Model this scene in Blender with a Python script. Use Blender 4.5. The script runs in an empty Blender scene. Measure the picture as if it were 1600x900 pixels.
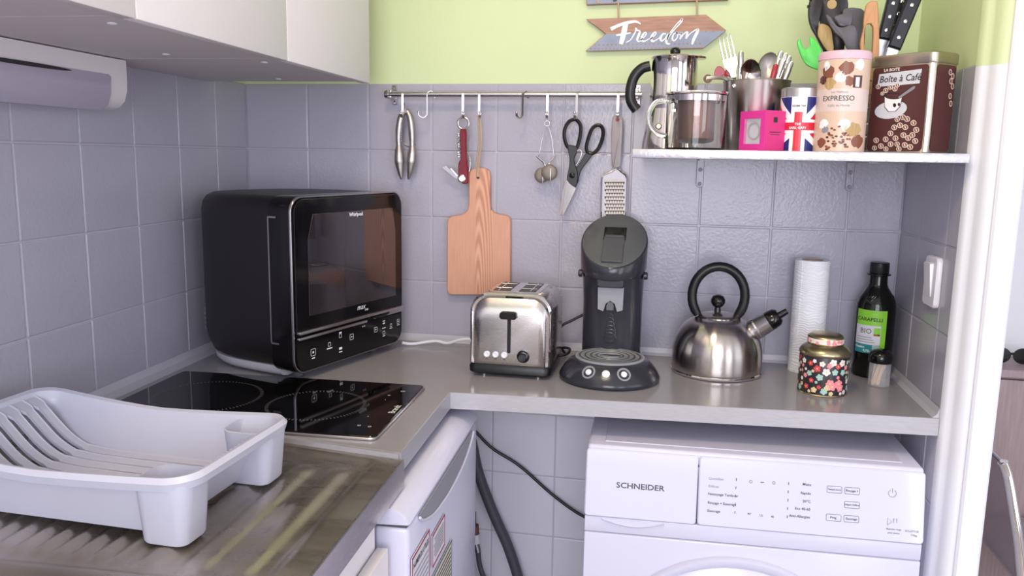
import bpy, bmesh, math, random
from mathutils import Matrix, Vector
from math import sin, cos, pi, radians, atan2, sqrt
random.seed(7)
scene = bpy.context.scene
COL = scene.collection

# ------------------------------------------------------------------ camera
CAM_F = 1271.68                       # focal length in pixels of the 1600 x 900 frame
CAM_LOC = Vector((1.0054, -1.8018, 1.3409))
CAM_YAW, CAM_PITCH, CAM_ROLL = -0.1958, -0.1601, 0.0164
_f = Vector((sin(CAM_YAW)*cos(CAM_PITCH), cos(CAM_YAW)*cos(CAM_PITCH), sin(CAM_PITCH)))
_r = Vector((cos(CAM_YAW), -sin(CAM_YAW), 0)); _u = _r.cross(_f)
CAM_R = cos(CAM_ROLL)*_r + sin(CAM_ROLL)*_u
CAM_U = -sin(CAM_ROLL)*_r + cos(CAM_ROLL)*_u
CAM_D = _f
cam_data = bpy.data.cameras.new('camera'); cam = bpy.data.objects.new('camera', cam_data); COL.objects.link(cam)
cam_data.sensor_width = 36; cam_data.lens = CAM_F/1600*36; cam_data.clip_start = 0.02
cam.matrix_world = Matrix(((CAM_R.x, CAM_U.x, -CAM_D.x, CAM_LOC.x), (CAM_R.y, CAM_U.y, -CAM_D.y, CAM_LOC.y),
                           (CAM_R.z, CAM_U.z, -CAM_D.z, CAM_LOC.z), (0, 0, 0, 1)))
scene.camera = cam

# ------------------------------------------------------------------ world, light, exposure
world = bpy.data.worlds.new('world'); scene.world = world; world.use_nodes = True
bg = world.node_tree.nodes['Background']; bg.inputs['Color'].default_value = (0.80, 0.88, 1.0, 1); bg.inputs['Strength'].default_value = 1.0

def area(name, loc, target, sx, sy, power, color):
    d = bpy.data.lights.new(name, 'AREA'); d.shape = 'RECTANGLE'; d.size = sx; d.size_y = sy; d.energy = power; d.color = color
    o = bpy.data.objects.new(name, d); COL.objects.link(o); o.location = loc
    o.rotation_euler = (Vector(target) - Vector(loc)).to_track_quat('-Z', 'Y').to_euler()
    return o
# daylight entering by the window behind the photographer and by the window of the room on the right
area('window_daylight', (1.10, -3.38, 1.54), (1.10, 0, 1.44), 1.30, 1.40, 45, (0.92, 0.93, 1.0))
area('reflection_fill', (2.85, -3.38, 1.12), (2.3, 0, 1.1), 0.90, 2.1, 26, (0.90, 0.92, 1.0))  # added fill light, no opening behind it; widens the bright area metal reflects
area('terrace_daylight', (3.9, -1.9, 1.35), (1.0, -0.9, 1.15), 2.0, 2.0, 17, (0.88, 0.91, 1.0))
# added warm fill light without a fixture, yellows the wall on the sink side
ld = bpy.data.lights.new('warm_fill', 'AREA'); ld.shape = 'DISK'; ld.size = 0.34; ld.energy = 11; ld.color = (1.0, 0.80, 0.52)
lo = bpy.data.objects.new('warm_fill', ld); COL.objects.link(lo); lo.location = (0.75, -1.25, 2.42)

scene.view_settings.view_transform = 'Standard'; scene.view_settings.look = 'None'
scene.view_settings.gamma = 1.0; scene.view_settings.use_curve_mapping = False
scene.view_settings.exposure = 0.0

# ------------------------------------------------------------------ pixel -> direction -> point on a known plane
def ray(px, py): return CAM_R*((px-800)/CAM_F) + CAM_U*(-(py-450)/CAM_F) + CAM_D
def W(px, py, y): d = ray(px, py); return CAM_LOC + d*((y-CAM_LOC.y)/d.y)
def WZ(px, py, z): d = ray(px, py); return CAM_LOC + d*((z-CAM_LOC.z)/d.z)
def WP(px, py, p, n):
    d = ray(px, py); n = Vector(n); return CAM_LOC + d*((Vector(p)-CAM_LOC).dot(n)/d.dot(n))
# frame of the left wall: s runs along the wall towards the camera, o goes out into the room
LD = Vector((0.0414, -1, 0)).normalized(); LN = Vector((-LD.y, LD.x, 0)); LANG = atan2(LD.y, LD.x)
def LF(s, o, z): return LD*s + LN*o + Vector((0, 0, z))
def toL(p): return Vector((p.dot(LD), p.dot(LN), p.z))
WT = 0.909                            # top of the worktop
FLOOR = -0.02

# ------------------------------------------------------------------ materials
def srgb(r, g, b):
    f = lambda c: (c/255/12.92) if c/255 <= 0.04045 else ((c/255+0.055)/1.055)**2.4
    return (f(r), f(g), f(b), 1)
def mat(name, col, rough=0.5, metal=0.0, spec=0.5, var=0.0, vscale=8.0, bump=0.0, bscale=200.0, stretch=(1,1,1), rvar=0.0, trans=0.0, ior=1.45, coat=0.0, alpha=1.0, col2=None):
    m = bpy.data.materials.new(name); m.use_nodes = True; nt = m.node_tree; b = nt.nodes['Principled BSDF']
    b.inputs['Base Color'].default_value = col; b.inputs['Roughness'].default_value = rough; b.inputs['Metallic'].default_value = metal
    b.inputs['Specular IOR Level'].default_value = spec; b.inputs['Transmission Weight'].default_value = trans; b.inputs['IOR'].default_value = ior
    b.inputs['Coat Weight'].default_value = coat; b.inputs['Alpha'].default_value = alpha
    if var or bump or rvar:
        tc = nt.nodes.new('ShaderNodeTexCoord'); mp = nt.nodes.new('ShaderNodeMapping'); mp.inputs['Scale'].default_value = stretch
        nt.links.new(tc.outputs['Object'], mp.inputs['Vector'])
    if var or rvar:
        n = nt.nodes.new('ShaderNodeTexNoise'); n.inputs['Scale'].default_value = vscale; n.inputs['Detail'].default_value = 5
        nt.links.new(mp.outputs[0], n.inputs['Vector'])
        if var:
            mx = nt.nodes.new('ShaderNodeMix'); mx.data_type = 'RGBA'
            c2 = col2 if col2 else tuple(max(0, c*(1-var)) for c in col[:3])+(1,)
            c1 = col if col2 else tuple(min(1, c*(1+var)) for c in col[:3])+(1,)
            mx.inputs[6].default_value = c1; mx.inputs[7].default_value = c2
            rp = nt.nodes.new('ShaderNodeMapRange'); rp.inputs[1].default_value = 0.3; rp.inputs[2].default_value = 0.7
            nt.links.new(n.outputs[0], rp.inputs[0]); nt.links.new(rp.outputs[0], mx.inputs[0]); nt.links.new(mx.outputs[2], b.inputs['Base Color'])
        if rvar:
            rr = nt.nodes.new('ShaderNodeMapRange'); rr.inputs[1].default_value = 0.3; rr.inputs[2].default_value = 0.7
            rr.inputs[3].default_value = max(0.02, rough-rvar); rr.inputs[4].default_value = rough+rvar
            nt.links.new(n.outputs[0], rr.inputs[0]); nt.links.new(rr.outputs[0], b.inputs['Roughness'])
    if bump:
        n2 = nt.nodes.new('ShaderNodeTexNoise'); n2.inputs['Scale'].default_value = bscale; n2.inputs['Detail'].default_value = 2
        nt.links.new(mp.outputs[0], n2.inputs['Vector'])
        bp = nt.nodes.new('ShaderNodeBump'); bp.inputs['Strength'].default_value = bump; bp.inputs['Distance'].default_value = 0.002
        nt.links.new(n2.outputs[0], bp.inputs['Height']); nt.links.new(bp.outputs[0], b.inputs['Normal'])
    return m

M = {}
M['grey_tile'] = mat('painted_grey_tile', srgb(172, 169, 184), 0.20, bump=0.22, bscale=160, var=0.03, vscale=6)
M['grey_grout'] = mat('painted_grey_grout', srgb(184, 179, 191), 0.3, bump=0.15, bscale=300)
M['white_tile'] = mat('white_tile', srgb(236, 234, 246), 0.18, var=0.01)
M['white_grout'] = mat('white_tile_grout', srgb(204, 200, 210), 0.8, bump=0.2, bscale=400)
M['green_paint'] = mat('lime_green_paint', srgb(209, 221, 174), 0.55, var=0.03, vscale=3, bump=0.10, bscale=150)
M['white_paint'] = mat('white_gloss_paint', srgb(232, 232, 240), 0.35, bump=0.06, bscale=60)
M['ceiling_paint'] = mat('ceiling_paint', srgb(238, 236, 232), 0.8)
M['floor'] = mat('floor_vinyl', srgb(150, 140, 130), 0.45, var=0.08, vscale=5)
M['room_wall'] = mat('pale_room_wall', srgb(226, 224, 230), 0.7, bump=0.05)
M['silicone'] = mat('grey_white_silicone', srgb(190, 188, 200), 0.35)
M['worktop'] = mat('brushed_grey_laminate', srgb(152, 148, 154), 0.19, var=0.006, vscale=60)
M['edge_band'] = mat('brushed_aluminium_edge', srgb(178, 176, 182), 0.38, metal=0.35, var=0.06, vscale=60, stretch=(1, 1, 8))
M['steel'] = mat('brushed_steel', srgb(200, 194, 192), 0.26, metal=1.0, var=0.012, vscale=60, stretch=(1, 1, 14), rvar=0.02)
M['steel_v'] = mat('brushed_steel_kettle', srgb(190, 182, 178), 0.22, metal=1.0, var=0.10, vscale=7, rvar=0.10)
M['chrome'] = mat('polished_chrome', srgb(225, 220, 220), 0.07, metal=1.0)
M['satin'] = mat('satin_metal', srgb(190, 186, 190), 0.3, metal=1.0)
M['old_metal'] = mat('worn_cast_metal', srgb(182, 175, 172), 0.40, metal=1.0, var=0.10, vscale=60)
M['sink'] = mat('stained_sink_steel', srgb(132, 122, 112), 0.30, metal=0.85, var=0.0, rvar=0.1, vscale=12, stretch=(3, 1, 1))
M['white_plastic'] = mat('white_plastic', srgb(228, 227, 238), 0.28)
M['washer_white'] = mat('washer_white_enamel', srgb(205, 203, 224), 0.22)
M['washer_panel'] = mat('washer_glossy_panel', srgb(208, 207, 226), 0.10, coat=0.4)
M['cabinet_white'] = mat('white_melamine', srgb(228, 222, 226), 0.45)
M['cabinet_under'] = mat('raw_cabinet_underside', srgb(214, 206, 210), 0.6, var=0.02, vscale=4)
M['rack'] = mat('grey_white_rack_plastic', srgb(190, 190, 208), 0.32, var=0.015, vscale=20)
M['black_gloss'] = mat('black_gloss_plastic', srgb(16, 14, 17), 0.10)
M['black_plastic'] = mat('black_satin_plastic', srgb(20, 19, 22), 0.34)
M['black_body'] = mat('black_speckled_coating', srgb(24, 21, 24), 0.42, bump=0.12, bscale=700)
M['dark_glass'] = mat('dark_door_glass', srgb(44, 38, 44), 0.035, spec=0.9, coat=1.0)
M['hob_glass'] = mat('black_hob_glass', srgb(9, 8, 10), 0.05)
M['coffee_black'] = mat('anthracite_plastic', srgb(50, 50, 58), 0.17, bump=0.04, bscale=900)
M['coffee_lid'] = mat('anthracite_lid', srgb(88, 90, 92), 0.3)
M['grey_plastic'] = mat('dark_grey_plastic', srgb(80, 80, 86), 0.4)
M['mid_grey'] = mat('mid_grey_plastic', srgb(140, 140, 148), 0.4)
M['rubber'] = mat('grey_rubber_hose', srgb(82, 82, 90), 0.5)
M['black_rubber'] = mat('black_cord', srgb(16, 16, 20), 0.45)
M['white_print'] = mat('white_print', srgb(235, 235, 238), 0.5)
M['dark_print'] = mat('dark_print', srgb(70, 68, 76), 0.6)
M['grey_print'] = mat('grey_print', srgb(150, 148, 158), 0.6)
M['paper'] = mat('white_paper_towel', srgb(240, 240, 246), 0.9, bump=0.0)
M['cardboard'] = mat('cardboard_core', srgb(170, 145, 125), 0.9)
M['gold'] = mat('gold_tin', srgb(176, 164, 128), 0.28, metal=1.0)
M['tin_black'] = mat('black_printed_tin', srgb(44, 38, 42), 0.3)
M['bottle'] = mat('black_green_bottle', srgb(12, 12, 10), 0.12)
M['label_green'] = mat('label_green', srgb(134, 200, 60), 0.4)
M['label_white'] = mat('label_pale', srgb(205, 205, 215), 0.45)
M['label_teal'] = mat('label_teal', srgb(40, 130, 140), 0.45)
M['red'] = mat('red_plastic', srgb(160, 42, 58), 0.3)
M['dark_red'] = mat('dark_red_lacquer', srgb(122, 26, 42), 0.22)
M['pink'] = mat('magenta_card', srgb(226, 60, 158), 0.5)
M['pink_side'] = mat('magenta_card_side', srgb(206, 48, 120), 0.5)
M['pink_lid'] = mat('pale_pink_tin_lid', srgb(222, 184, 200), 0.3)
M['flag_blue'] = mat('flag_blue', srgb(34, 40, 110), 0.3)
M['flag_red'] = mat('flag_red', srgb(206, 36, 62), 0.3)
M['flag_white'] = mat('flag_white', srgb(238, 236, 240), 0.3)
M['beige_print'] = mat('beige_print', srgb(216, 196, 190), 0.32)
M['brown_tin'] = mat('brown_tin', srgb(84, 46, 46), 0.25)
M['brown_print'] = mat('brown_print', srgb(130, 78, 58), 0.35)
M['cream'] = mat('cream_print', srgb(232, 222, 214), 0.4)
M['tin_metal'] = mat('champagne_tin_lid', srgb(190, 180, 166), 0.28, metal=1.0)
M['wood_board'] = None
M['rope'] = mat('natural_rope', srgb(196, 168, 140), 0.9, bump=0.5, bscale=500)
M['green_plastic'] = mat('bright_green_plastic', srgb(92, 214, 92), 0.35)
M['utensil_black'] = mat('black_nylon', srgb(44, 40, 44), 0.4)
M['utensil_grey'] = mat('grey_nylon', srgb(92, 90, 98), 0.45)
M['knife_black'] = mat('black_knife_handle', srgb(28, 26, 38), 0.35)
M['wood_tong'] = mat('pale_beech', srgb(202, 150, 108), 0.55, var=0.12, vscale=30, stretch=(8, 8, 1))
M['wood_spoon'] = mat('olive_wood', srgb(182, 152, 104), 0.55, var=0.15, vscale=30, stretch=(8, 8, 1))
M['toothpick'] = mat('birch_toothpick', srgb(226, 196, 172), 0.7)
M['glass'] = mat('clear_glass', (1, 1, 1, 1), 0.02, trans=1.0, ior=1.45)
M['clear_plastic'] = mat('clear_plastic', (0.9, 0.9, 0.95, 1), 0.08, alpha=0.16)
M['brown_glass'] = mat('coffee_filter', srgb(120, 88, 78), 0.3, metal=0.6)
M['shelf_steel'] = mat('shelf_brushed_metal', srgb(200, 198, 206), 0.30, metal=0.7, var=0.08, vscale=30, bump=0.3, bscale=120)
M['wood_dark'] = mat('greyed_oak_veneer', srgb(160, 140, 142), 0.5, var=0.12, vscale=20, stretch=(10, 10, 0.6))
M['grip_grey'] = mat('translucent_grey_grip', srgb(168, 160, 166), 0.35)
M['sheet_paper'] = mat('printed_sheet', srgb(216, 212, 222), 0.6)
M['sheet_red'] = mat('red_border_print', srgb(150, 50, 66), 0.6)
M['sheet_blue'] = mat('blue_border_print', srgb(50, 96, 130), 0.6)
M['sheet_cream'] = mat('cream_sheet', srgb(206, 200, 180), 0.6)
M['brown_fitting'] = mat('brown_fitting', srgb(112, 76, 70), 0.5)
M['blue_slate'] = mat('slate_blue_paint', srgb(150, 158, 180), 0.6, var=0.08, vscale=30)
M['sign_wood'] = mat('sign_wood', srgb(176, 136, 118), 0.65, var=0.18, vscale=14, stretch=(1.5, 1, 14))
M['flower_red'] = mat('flower_red', srgb(214, 74, 80), 0.35)
M['flower_pink'] = mat('flower_pink', srgb(240, 140, 150), 0.35)
M['flower_white'] = mat('flower_white', srgb(236, 228, 224), 0.35)
M['flower_blue'] = mat('flower_blue', srgb(160, 200, 196), 0.35)
M['flower_cream'] = mat('flower_cream', srgb(222, 200, 150), 0.35)
M['grater_steel'] = mat('grater_steel', srgb(168, 165, 172), 0.42, metal=0.5)
M['lilac_cover'] = mat('lilac_grey_cover', srgb(186, 180, 200), 0.35)
M['latte_print'] = mat('latte_print', srgb(212, 184, 164), 0.32)
M['groove'] = mat('dark_groove', srgb(70, 70, 76), 0.4)
M['mesh_grey'] = mat('grey_brown_mesh', srgb(150, 140, 132), 0.5, metal=0.6, bump=0.5, bscale=900)
M['hob_dot'] = mat('hob_dot_print', srgb(120, 118, 124), 0.5)
M['chair_panel'] = mat('smoked_chair_panel', srgb(190, 182, 186), 0.15, trans=0.75, ior=1.2)
M['tray_grey'] = mat('drip_tray_grey', srgb(150, 150, 156), 0.3)
M['base_grey'] = mat('pale_grey_base', srgb(186, 184, 194), 0.4)
M['yellow'] = mat('yellow_print', srgb(226, 200, 70), 0.4)

def spun(m, amount=0.85):
    nt = m.node_tree; b = nt.nodes['Principled BSDF']; t = nt.nodes.new('ShaderNodeTangent'); t.direction_type = 'RADIAL'; t.axis = 'Z'
    b.inputs['Anisotropic'].default_value = amount; b.inputs['Anisotropic Rotation'].default_value = 0.25; nt.links.new(t.outputs[0], b.inputs['Tangent'])
M['steel_spun'] = mat('spun_steel', srgb(196, 189, 186), 0.30, metal=1.0); spun(M['steel_spun'])
spun(M['steel_v'])

# glued beech board: three staves with their own grain direction
def board_material():
    m = bpy.data.materials.new('glued_beech_board'); m.use_nodes = True; nt = m.node_tree; b = nt.nodes['Principled BSDF']; b.inputs['Roughness'].default_value = 0.5
    tc = nt.nodes.new('ShaderNodeTexCoord')
    mp = nt.nodes.new('ShaderNodeMapping'); mp.inputs['Scale'].default_value = (1, 1, 0.10); nt.links.new(tc.outputs['Object'], mp.inputs[0])
    wv = nt.nodes.new('ShaderNodeTexWave'); wv.wave_type = 'RINGS'; wv.rings_direction = 'Y'; wv.inputs['Scale'].default_value = 62; wv.inputs['Distortion'].default_value = 3.0; wv.inputs['Detail'].default_value = 3
    nt.links.new(mp.outputs[0], wv.inputs['Vector'])
    mp2 = nt.nodes.new('ShaderNodeMapping'); mp2.inputs['Scale'].default_value = (40, 1, 2.5); nt.links.new(tc.outputs['Object'], mp2.inputs[0])
    nz = nt.nodes.new('ShaderNodeTexNoise'); nz.inputs['Scale'].default_value = 7; nz.inputs['Detail'].default_value = 6; nt.links.new(mp2.outputs[0], nz.inputs[0])
    sx = nt.nodes.new('ShaderNodeSeparateXYZ'); nt.links.new(tc.outputs['Object'], sx.inputs[0])
    lt = nt.nodes.new('ShaderNodeMath'); lt.operation = 'COMPARE'; lt.inputs[1].default_value = 0.013; lt.inputs[2].default_value = 0.020; nt.links.new(sx.outputs[0], lt.inputs[0])
    a = nt.nodes.new('ShaderNodeMix'); a.data_type = 'RGBA'; a.inputs[6].default_value = srgb(224, 172, 144); a.inputs[7].default_value = srgb(194, 134, 108); nt.links.new(wv.outputs[1], a.inputs[0])
    c = nt.nodes.new('ShaderNodeMix'); c.data_type = 'RGBA'; c.inputs[6].default_value = srgb(222, 170, 144); c.inputs[7].default_value = srgb(200, 142, 116); nt.links.new(nz.outputs[0], c.inputs[0])
    k = nt.nodes.new('ShaderNodeMix'); k.data_type = 'RGBA'; nt.links.new(lt.outputs[0], k.inputs[0]); nt.links.new(c.outputs[2], k.inputs[6]); nt.links.new(a.outputs[2], k.inputs[7])
    nt.links.new(k.outputs[2], b.inputs['Base Color']); return m
M['wood_board'] = board_material()

# stained steel of the drainer: limescale patches and olive-brown tarnish
def sink_material():
    m = M['sink']; nt = m.node_tree; b = nt.nodes['Principled BSDF']
    tc = nt.nodes.new('ShaderNodeTexCoord')
    n1 = nt.nodes.new('ShaderNodeTexNoise'); n1.inputs['Scale'].default_value = 4; n1.inputs['Detail'].default_value = 4; n1.inputs['Roughness'].default_value = 0.5; nt.links.new(tc.outputs['Object'], n1.inputs[0])
    cr = nt.nodes.new('ShaderNodeValToRGB'); e = cr.color_ramp.elements
    e[0].position = 0.30; e[0].color = srgb(138, 127, 117); e[1].position = 0.70; e[1].color = srgb(190, 183, 182)
    k = cr.color_ramp.elements.new(0.5); k.color = srgb(160, 151, 141)
    nt.links.new(n1.outputs[0], cr.inputs[0]); nt.links.new(cr.outputs[0], b.inputs['Base Color'])
sink_material()

# paper towel with a wavy embossed pattern
def towel_material():
    m = M['paper']; nt = m.node_tree; b = nt.nodes['Principled BSDF']; tc = nt.nodes.new('ShaderNodeTexCoord')
    wv = nt.nodes.new('ShaderNodeTexWave'); wv.wave_type = 'BANDS'; wv.bands_direction = 'Z'; wv.inputs['Scale'].default_value = 55; wv.inputs['Distortion'].default_value = 9; wv.inputs['Detail Scale'].default_value = 0.9; wv.inputs['Detail'].default_value = 0
    mp = nt.nodes.new('ShaderNodeMapping'); mp.inputs['Scale'].default_value = (1, 1, 1); nt.links.new(tc.outputs['Object'], mp.inputs[0]); nt.links.new(mp.outputs[0], wv.inputs[0])
    bp = nt.nodes.new('ShaderNodeBump'); bp.inputs['Strength'].default_value = 0.55; bp.inputs['Distance'].default_value = 0.0015
    nt.links.new(wv.outputs[1], bp.inputs['Height']); nt.links.new(bp.outputs[0], b.inputs['Normal'])
towel_material()

# ------------------------------------------------------------------ geometry helpers: each returns (verts, faces)
def join(*gs):
    V, F = [], []
    for v, f in gs:
        k = len(V); V += [Vector(p) for p in v]; F += [tuple(i+k for i in q) for q in f]
    return V, F
def xf(g, fn): return [Vector(fn(Vector(p))) for p in g[0]], g[1]
def mv(g, dx=0, dy=0, dz=0): return xf(g, lambda p: (p.x+dx, p.y+dy, p.z+dz))
def rotz(g, a, c=(0, 0)):
    ca, sa = cos(a), sin(a); return xf(g, lambda p: (c[0]+(p.x-c[0])*ca-(p.y-c[1])*sa, c[1]+(p.x-c[0])*sa+(p.y-c[1])*ca, p.z))
def mx(g, m): return xf(g, lambda p: m @ p)
def box(x0, x1, y0, y1, z0, z1, b=0.0, seg=2):
    bm = bmesh.new(); bmesh.ops.create_cube(bm, size=1)
    for v in bm.verts: v.co = Vector(((x0+x1)/2+v.co.x*(x1-x0), (y0+y1)/2+v.co.y*(y1-y0), (z0+z1)/2+v.co.z*(z1-z0)))
    if b > 0: bmesh.ops.bevel(bm, geom=bm.edges[:], offset=b, segments=seg, profile=0.5, affect='EDGES')
    bm.verts.index_update(); r = ([v.co.copy() for v in bm.verts], [tuple(v.index for v in f.verts) for f in bm.faces]); bm.free(); return r
def loft(loops, cap0=True, cap1=True, closed=True):
    V, F = [], []; n = len(loops[0])
    for L in loops: V += [Vector(p) for p in L]
    for i in range(len(loops)-1):
        for j in range(n if closed else n-1):
            k = (j+1) % n; F.append((i*n+j, i*n+k, (i+1)*n+k, (i+1)*n+j))
    if cap0: F.append(tuple(range(n-1, -1, -1)))
    if cap1: F.append(tuple((len(loops)-1)*n+j for j in range(n)))
    return V, F
def lathe(prof, seg=32, c=(0, 0, 0), cap0=True, cap1=True):
    return loft([[(c[0]+r*cos(2*pi*j/seg), c[1]+r*sin(2*pi*j/seg), c[2]+z) for j in range(seg)] for r, z in prof], cap0, cap1)
def cyl(p0, p1, r, seg=16, r1=None):
    return tube([p0, p1], r, seg, radii=[r, r if r1 is None else r1])
def spline(pts, n=6, closed=False):
    P = [Vector(p) for p in pts]; out = []; m = len(P)
    for i in range(m if closed else m-1):
        if closed: a, b, c, d = P[(i-1) % m], P[i], P[(i+1) % m], P[(i+2) % m]
        else: a, b, c, d = P[max(i-1, 0)], P[i], P[i+1], P[min(i+2, m-1)]
        for k in range(n):
            t = k/n; out.append(0.5*((2*b)+(c-a)*t+(2*a-5*b+4*c-d)*t*t+(3*b-a-3*c+d)*t**3))
    if not closed: out.append(P[-1])
    return out
def tube(pts, r, seg=8, closed=False, radii=None, flat=None):
    P = [Vector(p) for p in pts]; n = len(P); loops = []; up = None
    for i in range(n):
        if closed: t = P[(i+1) % n]-P[(i-1) % n]
        else: t = P[min(i+1, n-1)]-P[max(i-1, 0)]
        t.normalize()
        if up is None:
            up = Vector((0, 0, 1)) if abs(t.z) < 0.9 else Vector((0, 1, 0))
        s = t.cross(up); s.normalize(); up = s.cross(t); up.normalize()
        rr = radii[i] if radii else r; fl = flat if flat else 1.0
        loops.append([P[i]+s*(rr*cos(2*pi*j/seg))+up*(rr*fl*sin(2*pi*j/seg)) for j in range(seg)])
    if closed: loops.append(loops[0]); g = loft(loops, False, False)
    else: g = loft(loops)
    return g
def offset2(poly, d):
    n = len(poly); A = sum(poly[i][0]*poly[(i+1) % n][1]-poly[(i+1) % n][0]*poly[i][1] for i in range(n)); sg = 1 if A > 0 else -1; out = []
    for i in range(n):
        a, b, c = Vector(poly[i-1]), Vector(poly[i]), Vector(poly[(i+1) % n])
        e1 = (b-a).normalized(); e2 = (c-b).normalized(); n1 = Vector((-e1.y, e1.x))*sg; n2 = Vector((-e2.y, e2.x))*sg
        m = n1+n2; L = m.length
        m = m/L if L > 1e-6 else n1
        k = 1/max(0.5, m.dot(n1)); out.append(tuple(b+m*d*k))
    return out
def prism(poly, t0, t1, ch=0.0, fn=lambda u, v, w: (u, w, v)):
    """outline poly (u, v), thickness from t0 to t1, edges chamfered by ch"""
    poly = [tuple(p) for p in poly]
    if ch > 0:
        q = offset2(poly, ch); L = [[fn(u, v, t0) for u, v in q], [fn(u, v, t0+ch*(1 if t1 > t0 else -1)) for u, v in poly], [fn(u, v, t1-ch*(1 if t1 > t0 else -1)) for u, v in poly], [fn(u, v, t1) for u, v in q]]
    else: L = [[fn(u, v, t0) for u, v in poly], [fn(u, v, t1) for u, v in poly]]
    return loft(L)
def rrect(w, h, r, n=5, cx=0, cy=0):
    out = []
    for k, (sx, sy) in enumerate(((1, 1), (-1, 1), (-1, -1), (1, -1))):
        for j in range(n+1):
            a = (k + j/n)*pi/2; out.append((cx+sx*(w/2-r)+r*cos(a), cy+sy*(h/2-r)+r*sin(a)))
    return out
def disc(r, seg=20, z=0.0): return [(r*cos(2*pi*j/seg), r*sin(2*pi*j/seg)) for j in range(seg)]
_tcache = {}
def text_geo(s, size, align='CENTER', bold=0.0, shear=0.0):
    key = (s, align, bold, shear)
    if key not in _tcache:
        c = bpy.data.curves.new('lettering', 'FONT'); c.body = s; c.align_x = align; c.align_y = 'CENTER'; c.resolution_u = 2; c.offset = bold; c.shear = shear
        o = bpy.data.objects.new('lettering', c); COL.objects.link(o)
        m = bpy.data.meshes.new_from_object(o)
        _tcache[key] = ([v.co.copy() for v in m.vertices], [tuple(p.vertices) for p in m.polygons])
        bpy.data.objects.remove(o); bpy.data.curves.remove(c); bpy.data.meshes.remove(m)
    V, F = _tcache[key]; return [v*size for v in V], F

# ------------------------------------------------------------------ object helpers
def rootof(o):
    while o.parent: o = o.parent
    return o
def mk(name, g, m, parent=None, smooth=40, world=False, label=None):
    V, F = g
    if world and parent is not None:
        inv = rootof(parent).matrix_basis.inverted(); V = [inv @ Vector(v) for v in V]
    me = bpy.data.meshes.new(name); me.from_pydata([tuple(v) for v in V], [], F)
    bm = bmesh.new(); bm.from_mesh(me); bmesh.ops.recalc_face_normals(bm, faces=bm.faces[:]); bm.to_mesh(me); bm.free()
    me.materials.append(M[m] if isinstance(m, str) else m)
    if smooth:
        for p in me.polygons: p.use_smooth = True
        me.set_sharp_from_angle(angle=radians(smooth))
    o = bpy.data.objects.new(name, me); COL.objects.link(o)
    if parent is not None: o.parent = parent
    if label: o['label'] = label
    return o
def flatprint(name, g, m, parent, world=False):
    return mk(name, g, m, parent, smooth=0, world=world)
def thing(name, label, cat, loc=(0, 0, 0), rz=0.0, group=None):
    o = bpy.data.objects.new(name, None); COL.objects.link(o); o.location = loc; o.rotation_euler = (0, 0, rz); o.empty_display_size = 0.05
    o.matrix_basis = Matrix.Translation(Vector(loc)) @ Matrix.Rotation(rz, 4, 'Z')
    return tag(o, label, cat, group)
def tag(o, label, cat, group=None):
    o['label'] = label; o['category'] = cat
    if group: o['group'] = group
    return o
def struct(o): o['kind'] = 'structure'; return o
def copy_tree(o, parent=None):
    c = o.copy(); COL.objects.link(c); c.parent = parent
    for ch in list(o.children): copy_tree(ch, c)
    return c
def dup(name, src, loc, parent, rot=(0, 0, 0), scale=None):
    c = bpy.data.objects.new(name, src); COL.objects.link(c); c.location = loc; c.rotation_euler = rot; c.parent = parent
    if scale: c.scale = scale
    return c
def tr(pts, y):                        # traced outline on the vertical plane at depth y -> (x, z)
    return [(W(px, py, y).x, W(px, py, y).z) for px, py in pts]
def zz(pts, ox, oy, k): return [(ox+x/k, oy+y/k) for x, y in pts]
# ================================================================== THE ROOM
T = 0.15; TOPZ = 1.5; G = 0.0022
CEIL = 2.46; RX = 1.463                # right partition
def quad(a, b, c, d): return [a, b, c, d], [(0, 1, 2, 3)]

# back wall: substrate behind the tiles, painted plaster above them
wall_back = struct(mk('wall_back', box(-0.12, 1.53, 0.0018, 0.12, FLOOR, TOPZ-0.001), 'grey_grout', smooth=0))
struct(mk('wall_back_upper', box(-0.12, 1.53, 0.0015, 0.12, TOPZ-0.001, CEIL), 'green_paint', smooth=0))
lower = struct(mk('wall_back_lower', box(0.0, RX, 0.0004, 0.0017, FLOOR+0.01, 0.895), 'white_grout', smooth=0))
_tm = {}
def tile_mesh(w, h, kind):
    k = (round(w, 4), round(h, 4), kind)
    if k not in _tm:
        g = box(-w/2+G/2, w/2-G/2, -0.004, 0.004, -h/2+G/2, h/2-G/2, 0.0022, 2)
        o = mk('tile', g, kind, smooth=0); _tm[k] = o.data; bpy.data.objects.remove(o)
    return _tm[k]
def put_tile(parent, a0, a1, z0, z1, front, kind):
    """front: local y of the tile face; the tile lies behind it"""
    me = tile_mesh(a1-a0, z1-z0, kind); s = 1 if front >= 0 else -1
    j = lambda q: random.uniform(-q, q)
    dup('tile', me, ((a0+a1)/2, front, (z0+z1)/2), parent, (j(0.0022), 0, j(0.0022)))
xs = [0.0]+[0.1569+T*(i-1) for i in range(1, 10)]+[RX]
for i in range(10):
    for r in range(4): put_tile(wall_back, xs[i], xs[i+1], TOPZ-T*(r+1), TOPZ-T*r, 0.0040, 'grey_tile')
for i in range(3, 10):
    for r in range(4, 8): put_tile(lower, xs[i], xs[i+1], TOPZ-T*(r+1), TOPZ-T*r, 0.0030, 'white_tile')

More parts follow.
